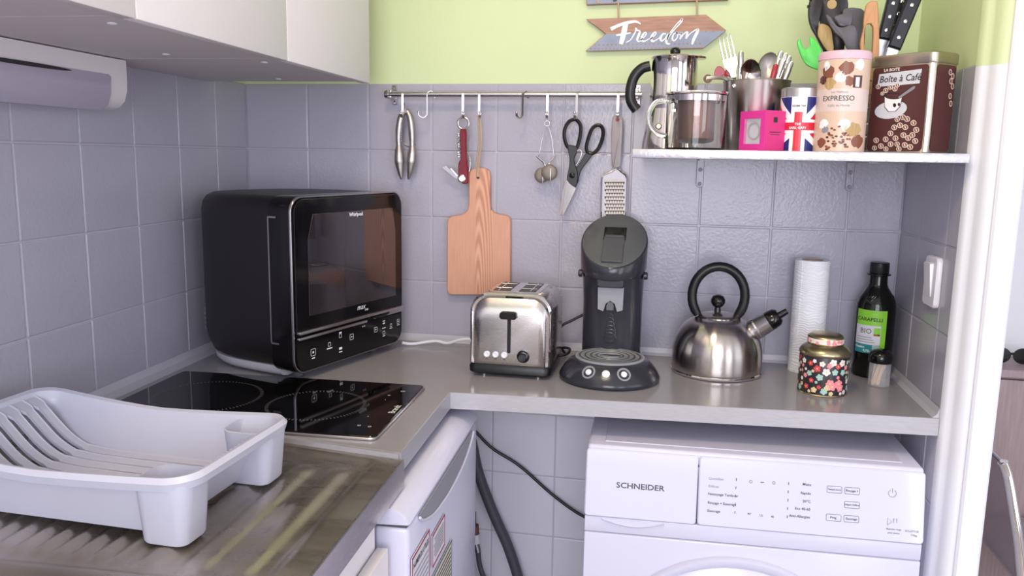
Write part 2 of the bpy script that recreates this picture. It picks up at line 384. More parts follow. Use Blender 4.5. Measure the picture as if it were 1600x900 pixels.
# left wall (a little out of square with the back wall)
wall_left = struct(mk('wall_left', box(-0.05, 3.5, -0.12, -0.0018, FLOOR, CEIL), 'grey_grout', smooth=0))
wall_left.rotation_euler = (0, 0, LANG)
ss = [0.0]+[0.1404+T*i for i in range(10)]
for i in range(10):
    for r in range(4): put_tile(wall_left, ss[i], ss[i+1], TOPZ-T*(r+1), TOPZ-T*r, -0.0040, 'grey_tile')
ul = struct(mk('wall_left_upper', box(-0.0, 3.5, -0.0017, 0.0005, TOPZ, CEIL), 'green_paint', smooth=0)); ul.rotation_euler = (0, 0, LANG)

# right partition: tiled on the kitchen side, ending in a rounded casing
RD = Vector((0.0153, -1, 0)).normalized(); RANG = atan2(RD.y, RD.x)
wall_right = struct(mk('wall_right', box(-0.01, 0.343, 0.0018, 0.060, FLOOR, TOPZ-0.001), 'grey_grout', smooth=0))
wall_right.location = (RX, 0, 0); wall_right.rotation_euler = (0, 0, RANG)
wru = struct(mk('wall_right_upper', box(-0.01, 0.343, 0.0015, 0.060, TOPZ-0.001, CEIL), 'green_paint', smooth=0))
wru.location = (RX, 0, 0); wru.rotation_euler = (0, 0, RANG)
rs = [0.0, 0.1283, 0.2783, 0.343]
for i in range(3):
    for r in range(4): put_tile(wall_right, rs[i], rs[i+1], TOPZ-T*(r+1), TOPZ-T*r, 0.0040, 'grey_tile')
    for r in range(4, 7): put_tile(wall_right, rs[i], rs[i+1], TOPZ-T*(r+1), TOPZ-T*r, 0.0040, 'white_tile')
# casing at the end of the partition: rounded strip, painted green above the tiling and white below, then the white door jamb
nose = [(1.4675, -0.335), (1.4688, -0.345), (1.4735, -0.3515), (1.4790, -0.3545), (1.4815, -0.3600), (1.4845, -0.3690), (1.4905, -0.3765), (1.4975, -0.3800), (1.5000, -0.3790), (1.5000, -0.335)]
def column(poly, z0, z1): return loft([[(x, y, z0) for x, y in poly], [(x, y, z1) for x, y in poly]])
struct(mk('trim_1', column(nose, FLOOR, TOPZ-0.005), 'white_paint', smooth=60))
struct(mk('trim_2', column(nose, TOPZ-0.005, CEIL), 'green_paint', smooth=60))
jamb = [(1.4995, -0.335), (1.4995, -0.384), (1.503, -0.388), (1.534, -0.388), (1.538, -0.384), (1.538, 0.60), (1.525, 0.60), (1.525, -0.335)]
struct(mk('door_jamb', column(jamb, FLOOR, CEIL), 'white_paint', smooth=30))

# silicone joints round the worktop
def fillet(p0, p1, inw, h=0.012, d=0.010):
    p0, p1, n = Vector(p0), Vector(p1), Vector(inw)
    return loft([[p, p+n*d, p+n*d*0.35+Vector((0, 0, h*0.35)), p+Vector((0, 0, h))] for p in (p0, p1)])
struct(mk('trim_3', fillet((0.006, -0.001, WT), (RX-0.002, -0.001, WT), (0, -1, 0), 0.016, 0.008), 'silicone', smooth=0))
struct(mk('trim_4', fillet(LF(0.006, 0.001, WT), LF(0.630, 0.001, WT), LN, 0.016, 0.030), 'silicone', smooth=0))
struct(mk('trim_5', fillet((RX-0.001, -0.002, WT), (RX+0.004, -0.336, WT), (-1, 0, 0), 0.017, 0.011), 'silicone', smooth=0))

# floor, ceiling, and the walls behind and beside the photographer
struct(mk('floor', box(-0.4, 4.2, -3.6, 1.4, FLOOR-0.05, FLOOR), 'floor', smooth=0))
struct(mk('ceiling', box(-0.4, 4.2, -3.6, 1.4, CEIL, CEIL+0.08), 'ceiling_paint', smooth=0))
def wall_with_hole(name, x0, x1, h0, h1, s0, s1, fn, m):
    gs = [box(x0, h0, 0, 0.1, FLOOR, CEIL), box(h1, x1, 0, 0.1, FLOOR, CEIL), box(h0, h1, 0, 0.1, s1, CEIL)]
    if s0 > FLOOR+0.05: gs.append(box(h0, h1, 0, 0.1, FLOOR, s0))
    return struct(mk(name, xf(join(*gs), fn), m, smooth=0))
wall_with_hole('wall_front', -0.4, 4.2, 0.45, 1.75, 0.84, 2.24, lambda p: (p.x, -3.45-p.y, p.z), 'room_wall')
wall_with_hole('wall_far_right', -3.5, 1.35, -2.9, -0.9, 0.35, 2.35, lambda p: (4.0+p.y, p.x, p.z), 'room_wall')
struct(mk('wall_living_back', box(1.54, 4.2, 0.58, 0.70, FLOOR, CEIL), 'room_wall', smooth=0))
wf = struct(mk('window_1', join(*[box(x-0.025, x+0.025, -3.47, -3.42, 0.84, 2.24) for x in (0.475, 1.10, 1.725)], box(0.45, 1.75, -3.47, -3.42, 0.84, 0.89), box(0.45, 1.75, -3.47, -3.42, 2.19, 2.24)), 'white_paint', smooth=0))
for q in (0.50, 1.125): mk('pane', box(q, q+0.575, -3.447, -3.443, 0.89, 2.19), 'clear_plastic', wf, smooth=0)

# ================================================================== LARGE FIXTURES
# ---- L-shaped worktop
wt = thing('worktop', 'L-shaped grey brushed-look laminate worktop with pale edge band running round the corner', 'worktop', (0.3, -0.3, 0.879))
wpoly = [(0.004, -0.004), (RX-0.002, -0.004), (RX+0.004, -0.338), (0.613, -0.397), (0.627, -0.716), (0.034, -0.640)]
mk('slab', prism(wpoly, WT-0.030, WT, 0.0008, lambda u, v, w: (u, v, w)), 'worktop', wt, world=True, smooth=0)
def band(p0, p1, outn, t=0.0012, z0=WT-0.031, z1=WT-0.0004):
    p0, p1, n = Vector(p0), Vector(p1), Vector(outn).normalized()
    return loft([[Vector((q.x, q.y, z)) for q in (p0, p1, p1+n*t, p0+n*t)] for z in (z0, z1)])
e1 = Vector((RX+0.004, -0.338, 0)); e2 = Vector((0.613, -0.397, 0)); e3 = Vector((0.627, -0.716, 0)); e4 = Vector((0.034, -0.640, 0))
mk('edge_band', band(e1, e2, (0.06, -1, 0)), 'edge_band', wt, world=True, smooth=0)
mk('edge_band', band(e2, e3, (1, 0.04, 0)), 'edge_band', wt, world=True, smooth=0)
mk('joint_strip', loft([[Vector((q.x, q.y, z)) for q in (e3, e4, e4+Vector((0, -0.009, 0)), e3+Vector((0, -0.009, 0)))] for z in (WT-0.03, WT+0.0015)]), 'edge_band', wt, world=True, smooth=0)

# ---- wall cabinets on the left wall
def wall_cab(s0, s1, label):
    t = thing('wall_cabinet', label, 'cabinet', LF((s0+s1)/2, 0.17, 1.490), LANG, 'white wall cabinets over the hob')
    h = (s1-s0)/2
    mk('body', box(-h, h, -0.168, 0.172, 0.0, 0.66, 0.001, 1), 'cabinet_under', t, smooth=0)
    mk('door', box(-h+0.0012, h-0.0012, 0.176, 0.194, -0.004, 0.664, 0.0015, 2), 'cabinet_white', t, smooth=30)
    for (x, y) in ((h-0.05, 0.13), (-h+0.06, 0.02)):
        mk('screw_cap', mv(lathe([(0.006, 0), (0.006, -0.001), (0.004, -0.002)], 12), x, y, 0), 'white_plastic', t)
    return t
wall_cab(0.170, 0.572, 'white wall cabinet whose end faces the rail, first from the green wall')
wall_cab(0.572, 0.972, 'white wall cabinet in the middle of the row over the hob')
wall_cab(0.972, 1.372, 'white wall cabinet over the dish rack')

# ---- wrap dispenser under the cabinets
dp = thing('roll_dispenser', 'white plastic wrap dispenser fixed to the tiles under the wall cabinets', 'dispenser', LF(0.80, 0.0, 1.408), LANG)
def dloop(s, inset=0.0):
    w, h = 0.074-inset, 0.080-2*inset
    pts = [(0.0005, inset), (w-0.030, inset), (w-0.016, inset+0.004), (w-0.006, inset+0.014), (w-0.001, inset+0.030), (w, h*0.6), (w, h+inset), (0.0005, h+inset)]
    return [(s, o, z) for o, z in pts]
mk('housing', loft([dloop(-0.243, 0.004), dloop(-0.238, 0.0), dloop(0.24, 0.0)]), 'cabinet_white', dp, smooth=35)
def cov(s, k=0.0): return [(s, o, z) for o, z in ((0.030, 0.004), (0.052, -0.0035), (0.066, 0.006-k*0.2), (0.0765-k, 0.024), (0.0775-k, 0.040), (0.0745, 0.0535-k), (0.060, 0.056-k), (0.030, 0.056-k))]
cv = mk('cover', loft([cov(-0.196, 0.004), cov(-0.190, 0.0), cov(0.238)]), 'lilac_cover', dp, smooth=50)
mk('slot', mv(xf(lathe([(0.0, -0.001), (1, -0.001), (1, 0.001), (0.0, 0.001)], 24), lambda p: (p.x*0.10, 0.0765+p.z*0.6, p.y*0.003)), 0.0, 0, 0.050), 'utensil_black', cv)

# ---- sink unit with drainer
sk = thing('sink', 'stainless steel sink with ribbed stained drainer under the dish rack', 'sink', LF(1.05, 0.31, 0.86), LANG)
NX, NY = 150, 60
def skh(s, o):
    """height of the drainer surface"""
    z = 0.0
    e = min(o-0.045, 0.568-o, s-(0.7525-0.2*(0.597-o))-0.014, 1.118-s)
    k = min(1, max(0, e/0.012)); z -= 0.006*k
    if o < 0.40 and 0.77 < s < 1.100:
        f = min(1, (s-0.77)/0.03, (1.100-s-0.25*0)/0.022); ph = (o % 0.0245)/0.0245
        z += 0.0042*max(0, f)*(0.5-0.5*cos(2*pi*ph))*k
    elif o >= 0.40 and 0.78 < s:
        f = min(1, (s-0.78)/0.03, max(0, (1.105-s)/0.025)); ph = ((o-0.40) % 0.052)/0.052
        z += 0.0040*f*max(0, min(1, 4*ph, 4*(0.75-ph)))*k
    return z
V = []; F = []
for i in range(NY+1):
    for j in range(NX+1):
        o = 0.008+(0.602-0.008)*j/NX; sA = 0.7525-0.2*(0.597-o); s = sA+(1.125-sA)*i/NY; V.append(Vector((s-1.05, o-0.31, 0.043+skh(s, o))))
for i in range(NY):
    for j in range(NX): F.append((i*(NX+1)+j, i*(NX+1)+j+1, (i+1)*(NX+1)+j+1, (i+1)*(NX+1)+j))
mk('drainer', (V, F), 'sink', sk, smooth=60)
mk('front_apron', box(-0.297, 0.5, 0.2925, 0.2965, 0.003, 0.0445, 0.001, 1), 'steel', sk, smooth=0)
def bl(m, z): return [(x+0.285, y-0.0, z) for x, y in rrect(0.36-2*m, 0.50-2*m, 0.05, 5)]
mk('bowl', loft([[(x+0.285, y, 0.043) for x, y in rrect(0.42, 0.592, 0.002, 5)], bl(0, 0.043), bl(0.006, 0.036), bl(0.02, -0.12)], False, True), 'sink', sk, smooth=50)

# ---- base cabinet under the sink
bc = thing('base_cabinet', 'white base cabinet under the sink', 'cabinet', LF(1.24, 0.30, FLOOR), LANG)
for q in (-0.400, 0.384): mk('side_panel', box(q, q+0.016, -0.29, 0.272, 0.08, 0.878), 'cabinet_white', bc, smooth=0)
mk('fascia', box(-0.400, 0.40, 0.274, 0.290, 0.08, 0.878), 'cabinet_white', bc, smooth=0)
mk('bottom_panel', box(-0.383, 0.383, -0.29, 0.272, 0.08, 0.096), 'cabinet_white', bc, smooth=0)
mk('plinth', box(-0.400, 0.40, -0.29, 0.25, 0.0, 0.078), 'cabinet_white', bc, smooth=0)
mk('door', box(-0.402, -0.02, 0.2925, 0.3085, 0.10, 0.830, 0.0015, 2), 'cabinet_white', bc, smooth=30)
mk('door', box(-0.016, 0.40, 0.2925, 0.3085, 0.10, 0.830, 0.0015, 2), 'cabinet_white', bc, smooth=30)

# ---- small fridge under the worktop
fr = thing('refrigerator', 'small white fridge with curved door top under the grey worktop', 'refrigerator', LF(0.582, 0.31, FLOOR), LANG)
FZ = -FLOOR
mk('body', box(-0.236, 0.236, -0.25, 0.265, 0.02, 0.835+FZ, 0.004, 2), 'washer_white', fr)
for sx in (-0.2, 0.2):
    for sy in (-0.2, 0.22): mk('foot', mv(lathe([(0.018, 0), (0.018, 0.02)], 10), sx, sy, 0), 'black_plastic', fr)
dr = mk('door', box(-0.238, 0.238, 0.270, 0.322, 0.05, 0.832+FZ, 0.008, 3), 'washer_white', fr)
mk('door_gap', box(-0.236, 0.236, 0.268, 0.319, 0.831+FZ, 0.8345+FZ), 'grey_plastic', fr, smooth=0)
# curved cap: profile in (o, z) swept along s
cap = [(0.266, 0.834), (0.266, 0.8605), (0.280, 0.8615), (0.296, 0.859), (0.310, 0.853), (0.319, 0.845), (0.3225, 0.836)]
mk('door_cap', loft([[(-0.238+(0.004 if q else 0), y+(-0.002 if q else 0), z+FZ) for y, z in cap] for q in (1,)] + [[(s, y, z+FZ) for y, z in cap] for s in (-0.234, 0.234)] + [[(0.238, y-0.002, z+FZ) for y, z in cap]]), 'washer_white', fr, smooth=50)
# recessed grip: long shallow scoop on the front of the door
gp = [(-0.190, 0.829), (0.190, 0.829), (0.165, 0.812), (0.10, 0.795), (0, 0.788), (-0.10, 0.795), (-0.165, 0.812)]
gr = mk('grip_recess', loft([[(s, 0.3225, z+FZ) for s, z in gp], [(s*0.985, 0.3238, (z-0.81)*0.94+0.81+FZ) for s, z in gp]]), 'mid_grey', fr, smooth=0)
mk('grip_lip', tube(spline([(s, 0.325, z+FZ) for s, z in [(-0.19, 0.826), (-0.165, 0.811), (-0.10, 0.794), (0, 0.787), (0.10, 0.794), (0.165, 0.811), (0.19, 0.826)]], 5), 0.0022, 8), 'washer_white', gr)

# sheets of paper stuck on the fridge door
fo = toL(LF(0, 0.31+0.3245, 0)).y
def door_pt(px, py): q = toL(WP(px, py, LF(0, fo, 0), LN)); return q.x, q.z
def sheet(cpx, label, border, base, head, rows):
    P = [door_pt(*c) for c in cpx]; s0 = (P[0][0]+P[3][0])/2; s1 = (P[1][0]+P[2][0])/2; z1 = (P[0][1]+P[1][1])/2; z0 = (P[2][1]+P[3][1])/2
    if s0 > s1: s0, s1 = s1, s0
    t = thing('paper_sheet', label, 'paper', LF((s0+s1)/2, fo, z0), LANG, 'sheets on the fridge door'); w = (s1-s0)/2; h = z1-z0
    mk('page', box(-w, w, -0.0005, 0.0007, 0, h), base, t, smooth=0)
    e = 0.0035; pr = lambda a, b, c, d, k=0.0009: box(a, b, 0.0006, k, c, d)
    mk('border', join(pr(-w, w, h-e, h), pr(-w, w, 0, e), pr(-w, -w+e, e, h-e), pr(w-e, w, e, h-e)), border, t, smooth=0)
    top = h-0.012
    if head:
        g = text_geo(head, 0.0125, bold=0.02); wid = max(v.x for v in g[0])-min(v.x for v in g[0]); k = min(1.0, (2*w-0.014)/wid)
        flatprint('heading', xf(g, lambda p: (-p.x*k, 0.0011, top-0.004+p.y)), 'dark_print', t); top -= 0.018
    ls = []
    for r in range(rows):
        z = top-r*(top-0.012)/max(1, rows-1); ls.append(pr(-w+0.008, w-0.008-0.012*random.random(), z-0.0016, z+0.0016))
    mk('printed_lines', join(*ls), 'grey_print' if base != 'sheet_cream' else 'dark_print', t, smooth=0)
    return t
sheet([(643, 865), (670.5, 834), (670.5, 920), (643, 950)], 'sheet with red border headed by useful phone numbers on the fridge door', 'sheet_red', 'sheet_paper', 'NUMEROS UTILES', 6)
sheet([(674.5, 837), (694.5, 803), (694.5, 852), (675, 887)], 'red-bordered sheet of dense print on the fridge door', 'sheet_red', 'sheet_paper', None, 7)
sheet([(675.5, 898), (705.5, 846), (705.5, 915), (675.5, 965)], 'blue-bordered cream sheet on the fridge door', 'sheet_blue', 'sheet_cream', None, 8)

# ---- washing machine
wa = Vector((0.872, -0.415, 0)); wb = Vector((1.437, -0.398, 0)); wyaw = atan2(wb.y-wa.y, wb.x-wa.x); WW = (wb-wa).length
wm = thing('washing_machine', 'white front-loading washing machine under the worktop', 'washing machine', ((wa.x), (wa.y), FLOOR), wyaw)
WTOP = 0.835-FLOOR
mk('body', box(0.002, WW-0.002, 0.010, 0.385, 0.015, WTOP-0.028, 0.004, 2), 'washer_white', wm)
mk('top_plate', box(0.0, WW, 0.008, 0.388, WTOP-0.026, WTOP, 0.006, 3), 'washer_white', wm)
mk('top_inset', box(0.03, WW-0.03, 0.03, 0.36, WTOP-0.001, WTOP+0.0012, 0.001, 1), 'washer_white', wm, smooth=0)
for sx in (0.05, WW-0.05):
    for sy in (0.05, 0.34): mk('foot', mv(lathe([(0.02, 0), (0.02, 0.016)], 12), sx, sy, 0), 'black_plastic', wm)
# control panel: profile leaning slightly back at the top
PH = 0.118; pz1 = WTOP-0.006; pz0 = pz1-PH
lean = 0.021
def pany(z, out=0.0): return 0.004-out - lean*(pz1-z)/PH
def panel(x0, x1, out=0.0, r=0.006):
    loop = rrect(x1-x0, PH, r, 4, (x0+x1)/2, (pz0+pz1)/2)
    ins = offset2(loop, 0.002)
    return loft([[(x, 0.016, z) for x, z in loop], [(x, pany(z, out)+0.002, z) for x, z in loop], [(x, pany(z, out), z) for x, z in ins]])
DX = 0.345*WW
mk('control_panel', panel(DX+0.0012, WW+0.001), 'washer_panel', wm, smooth=35)
dw = mk('detergent_drawer', panel(-0.001, DX-0.0012, 0.0), 'washer_panel', wm, smooth=35)
mk('finger_grip', loft([[(x, pany(pz0)-0.001+0.001*sin(pi*t), pz0-0.004-0.010*sin(pi*t)) , (x, pany(pz0)+0.003, pz0-0.004-0.010*sin(pi*t)-0.003), (x, 0.002, pz0-0.018), (x, 0.002, pz0-0.002)] for t, x in [(k/14, 0.030+0.11*k/14) for k in range(15)]]), 'washer_panel', dw, smooth=60)
mk('front_panel', join(box(0.0, WW, -0.014, 0.014, pz0-0.030, pz0-0.001, 0.002, 2), box(0.0, WW, -0.016, 0.014, 0.05, pz0-0.031, 0.003, 2)), 'washer_white', wm)
pcx, pcz, PR = 0.268, pz0-0.052-0.238, 0.238
def ringp(prof): return xf(lathe(prof, 64, cap0=False, cap1=False), lambda p: (pcx+p.x, -0.0155-p.z, pcz+p.y))
pd = mk('porthole_door', ringp([(PR, 0.0), (PR, 0.006), (PR-0.004, 0.012), (PR-0.012, 0.012), (PR-0.018, 0.008), (PR-0.026, 0.012), (PR-0.05, 0.020), (PR-0.075, 0.020), (PR-0.085, 0.008)]), 'washer_white', wm, smooth=50)
mk('porthole_glass', ringp([(PR-0.085, 0.008), (PR-0.12, 0.0), (0.06, -0.012), (0.0005, -0.014)]), 'dark_glass', pd, smooth=60)
# printing on the panel
def pan(px, py):
    u = (px-918)/(1450-918); top = 700+38*u; bot = 792+43*u; v = (py-top)/(bot-top); return u*WW, pz1-v*PH
def pprint(name, s, px, py, size, m='dark_print', align='CENTER', bold=0.0):
    x, z = pan(px, py); y = pany(z)-0.0004
    flatprint(name, xf(text_geo(s, size, align, bold), lambda p: (x+p.x, pany(z+p.y)-0.0005, z+p.y)), m, wm)
x, z = pan(1008, 754)
flatprint('brand_lettering', xf(text_geo('SCHNEIDER', 0.0135, 'CENTER', 0.012), lambda p: (x+p.x*1.18, pany(z+p.y)-0.0005, z+p.y)), 'dark_print', dw)
for s, py in (('Quotidien', 743), ('Délicat', 753.5), ('Nettoyage Tambour', 764), ('Rinçage + Essorage', 776), ('Essorage', 787)):
    pprint('programme_name', s, 1118, py, 0.0062, 'grey_print' if py < 760 else 'dark_print', 'LEFT', 0.01)
for s, py in (('Mixte', 753), ('Rapide', 765), ('20°C', 776), ('Eco 40-60', 786.5), ('Anti-Allergies', 797)):
    pprint('programme_name', s, 1279, py, 0.0062, 'dark_print', 'RIGHT', 0.012)
def ppoly(name, lst, m='dark_print'): flatprint(name, join(*lst), m, wm)
def pbox(px, py, w, h):
    x, z = pan(px, py); return [(x-w/2, pany(z)-0.0005, z-h/2), (x+w/2, pany(z)-0.0005, z-h/2), (x+w/2, pany(z)-0.0005, z+h/2), (x-w/2, pany(z)-0.0005, z+h/2)], [(0, 1, 2, 3)]
ppoly('programme_ticks', [pbox(1162, 745+k*11.2, 0.0011, 0.005) for k in range(5)] + [pbox(1244, 751+k*11.3, 0.0011, 0.005) for k in range(5)])
def outline(px, py, w, h, r=0.002, t=0.0006):
    x, z = pan(px, py); a = rrect(w, h, r, 4, x, z); b = offset2(a, t); n = len(a)
    f = lambda p: Vector((p[0], pany(p[1])-0.0005, p[1]))
    return [f(p) for p in a]+[f(p) for p in b], [(i, (i+1) % n, n+(i+1) % n, n+i) for i in range(n)]
for s, px, py in (('Température', 1314.5, 759.5), ('Rinçage +', 1341.5, 761.5), ('Départ Différé', 1342, 780.5), ('Prog.', 1315, 797.5), ('Essorage', 1342, 799.5)):
    ppoly('touch_key', [outline(px, py, 0.0245, 0.0115)])
    pprint('key_name', s, px, py, 0.0052 if len(s) < 10 else 0.0040, 'dark_print', 'CENTER', 0.012)
for px, py in ((1185, 748), (1221, 750)): ppoly('option_symbol', [outline(px, py, 0.005, 0.005, 0.0024)])
ppoly('option_symbol', [pbox(1203, 749, 0.006, 0.0012)])
for s, px, py in (('90°', 1185, 792), ('1:2', 1203, 794), ('40', 1221, 796)): pprint('option_value', s, px, py, 0.0050, 'dark_print', 'CENTER', 0.01)
x, z = pan(1402, 765)
arc = [Vector((x+0.0062*sin(a), 0, z+0.0062*cos(a))) for a in [0.55+k*(2*pi-1.1)/20 for k in range(21)]]
def pstroke(pts, w):
    V = []; F = []
    for i, p in enumerate(pts):
        t = (pts[min(i+1, len(pts)-1)]-pts[max(i-1, 0)]).normalized(); n = Vector((-t.z, 0, t.x))*w/2
        V += [p+n, p-n]
    for i in range(len(pts)-1): F.append((2*i, 2*i+1, 2*i+3, 2*i+2))
    return [Vector((q.x, pany(q.z)-0.0005, q.z)) for q in V], F
ppoly('power_symbol', [pstroke(arc, 0.0010), pstroke([Vector((x, 0, z+0.001)), Vector((x, 0, z+0.0085))], 0.0010)], 'grey_print')
x, z = pan(1399, 803)
ppoly('start_pause_symbol', [pstroke([Vector((x-0.003, 0, z-0.006)), Vector((x-0.003, 0, z+0.006)), Vector((x+0.0045, 0, z)), Vector((x-0.003, 0, z-0.006))], 0.0009), pbox(1405.5, 803, 0.0010, 0.011), pbox(1410, 803, 0.0010, 0.011)], 'grey_print')
pprint('key_name', 'Rajouter linge', 1406, 813.5, 0.0042, 'dark_print'); pprint('key_name', 'pour pause', 1406, 818.5, 0.0042, 'dark_print')
pprint('model_code', 'SCLLF712B', 1433, 816.5, 0.0046, 'dark_print'); pprint('model_code', '7.0kg', 1436, 822, 0.0046, 'dark_print')

# ---- hoses and cord beside the washing machine
hs = mk('drain_hose', tube(spline([W(727, 655, -0.04), W(737, 690, -0.04), W(748, 740, -0.04), W(770, 800, -0.04), W(796, 860, -0.04), W(815, 925, -0.05), W(822, 990, -0.08)], 8), 0.0125, 12), 'rubber'); tag(hs, 'thick grey drain hose hanging down the white tiles beside the fridge', 'hose')
fh = thing('supply_hose', 'thin grey water hose with brown and white fitting beside the fridge', 'hose', W(748, 880, -0.06))
mk('hose', tube(spline([W(747, 858, -0.06), W(749, 880, -0.06), W(757, 905, -0.06), W(775, 940, -0.06)], 6), 0.0062, 10), 'rubber', fh, world=True)
mk('nut', cyl(W(743, 846, -0.06), W(747, 862, -0.06), 0.0078, 12), 'satin', fh, world=True)
mk('collar', cyl(W(743, 834, -0.06), W(744, 848, -0.06), 0.0105, 12), 'white_plastic', fh, world=True)
mk('fitting', tube([W(742, 800, -0.06), W(742, 818, -0.06), W(742.5, 820, -0.06), W(743, 835, -0.06)], 0.01, 12, radii=[0.003, 0.003, 0.0085, 0.0085]), 'brown_fitting', fh, world=True)
cd = mk('power_cord', tube(spline([W(700, 630, -0.02), W(742, 673, -0.02), W(770, 701, -0.02), W(812, 728, -0.02), W(862, 772, -0.02), W(900, 800, -0.02), W(935, 818, -0.02)], 8), 0.0037, 8), 'black_rubber'); tag(cd, 'black power cord crossing the white tiles to the washing machine', 'cord')
# ================================================================== ON THE WORKTOP
# ---- two-zone hob
hb = thing('hob', 'black glass two-zone hob let into the grey worktop', 'hob', LF(0.554, 0.301, WT+0.0003), LANG)
mk('trim', prism(rrect(0.296, 0.492, 0.012, 4), 0.0, 0.0045, 0.001, lambda u, v, w: (u, v, w)), 'satin', hb, smooth=30)
hg = mk('glass_top', prism(rrect(0.290, 0.486, 0.010, 4), 0.0030, 0.0062, 0.0008, lambda u, v, w: (u, v, w)), 'hob_glass', hb, smooth=30)
def dots(cs, co, r, n, w=0.0014):
    g = []
    for k in range(n):
        a = 2*pi*k/n; c, s = cos(a), sin(a)
        q = [(r-0.003, -w/2), (r+0.003, -w/2), (r+0.003, w/2), (r-0.003, w/2)]
        g.append(([(cs-0.554+x*c-y*s, co-0.301+x*s+y*c, 0.00645) for x, y in q], [(0, 1, 2, 3)]))
    return join(*g)
flatprint('zone_marking', dots(0.565, 0.395, 0.082, 84, 0.0012), 'hob_dot', hb)
flatprint('zone_marking', dots(0.556, 0.190, 0.092, 90, 0.0010), 'hob_dot', hb)
def hprint(name, s, ss, oo, size, bold=0.0): flatprint(name, xf(text_geo(s, size, 'CENTER', bold), lambda p: (ss-0.554-p.x, oo-0.301-p.y, 0.00645)), 'white_print', hb)
hprint('brand_lettering', 'Brandt', 0.561, 0.534, 0.016, 0.01)
for s, a, b in (('o', 0.653, 0.502), ('o', 0.655, 0.520), ('-', 0.607, 0.501), ('-', 0.512, 0.500), ('+', 0.485, 0.500), ('II', 0.456, 0.517)): hprint('touch_symbol', s, a, b, 0.012)

# ---- microwave with rounded back
FL = Vector((0.316, -0.421, 0)); FR = Vector((0.412, -0.083, 0)); MU = (FR-FL).normalized(); mang = atan2(MU.y, MU.x); MWW = (FR-FL).length
mw = thing('microwave_oven', 'black microwave with rounded back in the tiled corner', 'microwave', (FL.x, FL.y, WT+0.0004), mang)
H0, H1 = 0.016, 0.352
def foot_print(inset, depth0=0.05):
    w, D = MWW, 0.318; pts = []
    a0, b0 = 0.0+inset, w-inset
    pts.append((b0, depth0)); pts.append((b0, depth0+0.06))
    yc = 0.115; rx = (b0-a0)/2; ry = D-yc-inset
    for k in range(1, 24):
        a = pi*k/24; e = 0.75
        cx, sx = cos(a), sin(a)
        pts.append((w/2+rx*math.copysign(abs(cx)**e, cx), yc+ry*abs(sx)**e))
    pts.append((a0, depth0+0.06)); pts.append((a0, depth0))
    return pts
lv = [(0.026, H0+0.006), (0.012, H0+0.016), (0.004, H0+0.036), (0.0, H0+0.06), (0.0, H1-0.035), (0.003, H1-0.018), (0.010, H1-0.007), (0.022, H1-0.001), (0.036, H1)]
mk('body', loft([[(x, y, z) for x, y in foot_print(i)] for i, z in lv]), 'black_body', mw, smooth=50)
def fl(inset, y, dz=0.0): return [(x, y, z) for x, z in rrect(MWW-2*inset, H1-H0-2*inset, 0.028, 6, MWW/2, (H0+H1)/2)]
mk('front_frame', loft([fl(0.004, 0.0575), fl(0.0, 0.054), fl(0.0, 0.006), fl(0.002, 0.0)]), 'black_gloss', mw, smooth=35)
mk('front_trim', loft([fl(-0.0003, 0.0035), fl(-0.0003, 0.001), fl(0.0006, -0.0008), fl(0.0018, -0.0008), fl(0.0018, 0.002)], False, False), 'satin', mw, smooth=35)
mk('side_trim', join(box(-0.0012, 0.002, 0.0530, 0.0555, 0.075, H1-0.038), box(-0.0012, 0.002, 0.036, 0.054, H1-0.040, H1-0.037), box(-0.0012, 0.002, 0.036, 0.054, 0.072, 0.075)), 'satin', mw, smooth=0)
DZ = 0.094
dpoly = [(x, max(z, DZ)) for x, z in rrect(MWW-0.010, H1-H0-0.010, 0.025, 6, MWW/2, (H0+H1)/2)]
def dedup(p):
    o = []
    for q in p:
        if not o or (Vector(q)-Vector(o[-1])).length > 1e-5: o.append(q)
    while (Vector(o[0])-Vector(o[-1])).length < 1e-5: o.pop()
    return o
top_pts = [p for p in rrect(MWW-0.010, H1-H0-0.010, 0.025, 6, MWW/2, (H0+H1)/2) if p[1] > 0.2]
dpoly = top_pts+[(0.005, DZ), (MWW-0.005, DZ)]
md = mk('door', prism(dpoly, 0.0005, -0.0045, 0.0008), 'black_gloss', mw, smooth=30)
wpl = [(0.040, 0.125), (MWW-0.030, 0.125), (MWW-0.030, 0.270), (MWW-0.040, 0.318), (0.055, 0.318), (0.040, 0.270)]
mk('door_window', prism(wpl, -0.0040, -0.0056, 0.0003), 'dark_glass', md, smooth=0)
mk('handle_bar', join(box(0.006, MWW-0.006, -0.0105, -0.0025, DZ-0.0005, DZ+0.0055, 0.0015, 2), box(0.006, 0.215, -0.0085, -0.0025, DZ-0.0115, DZ-0.0060, 0.0015, 2), box(0.24, MWW-0.006, -0.0085, -0.0025, DZ-0.008, DZ-0.0005, 0.001, 2)), 'satin', md)
mk('handle_recess', xf(lathe([(0.0, 0.001), (0.7, 0.001), (1, 0), (1, -0.001), (0.0, -0.001)], 24), lambda p: (0.262+p.x*0.030, -0.0095-p.z*0.6, DZ-0.002+p.y*0.0065)), 'black_gloss', md)
cp = mk('control_panel', prism([(0.005, DZ-0.0125), (MWW-0.005, DZ-0.0125)]+[p for p in reversed(rrect(MWW-0.010, H1-H0-0.010, 0.025, 6, MWW/2, (H0+H1)/2)[::-1]) if p[1] < 0.05][::-1][::1], 0.0005, -0.0030, 0.0006) if False else loft([[(x, y, z) for x, z in [(MWW-0.005, DZ-0.0125), (0.005, DZ-0.0125)]+[p for p in rrect(MWW-0.010, H1-H0-0.010, 0.025, 6, MWW/2, (H0+H1)/2) if p[1] < 0.06]] for y in (0.0005, -0.0030)]), 'black_gloss', mw, smooth=0)
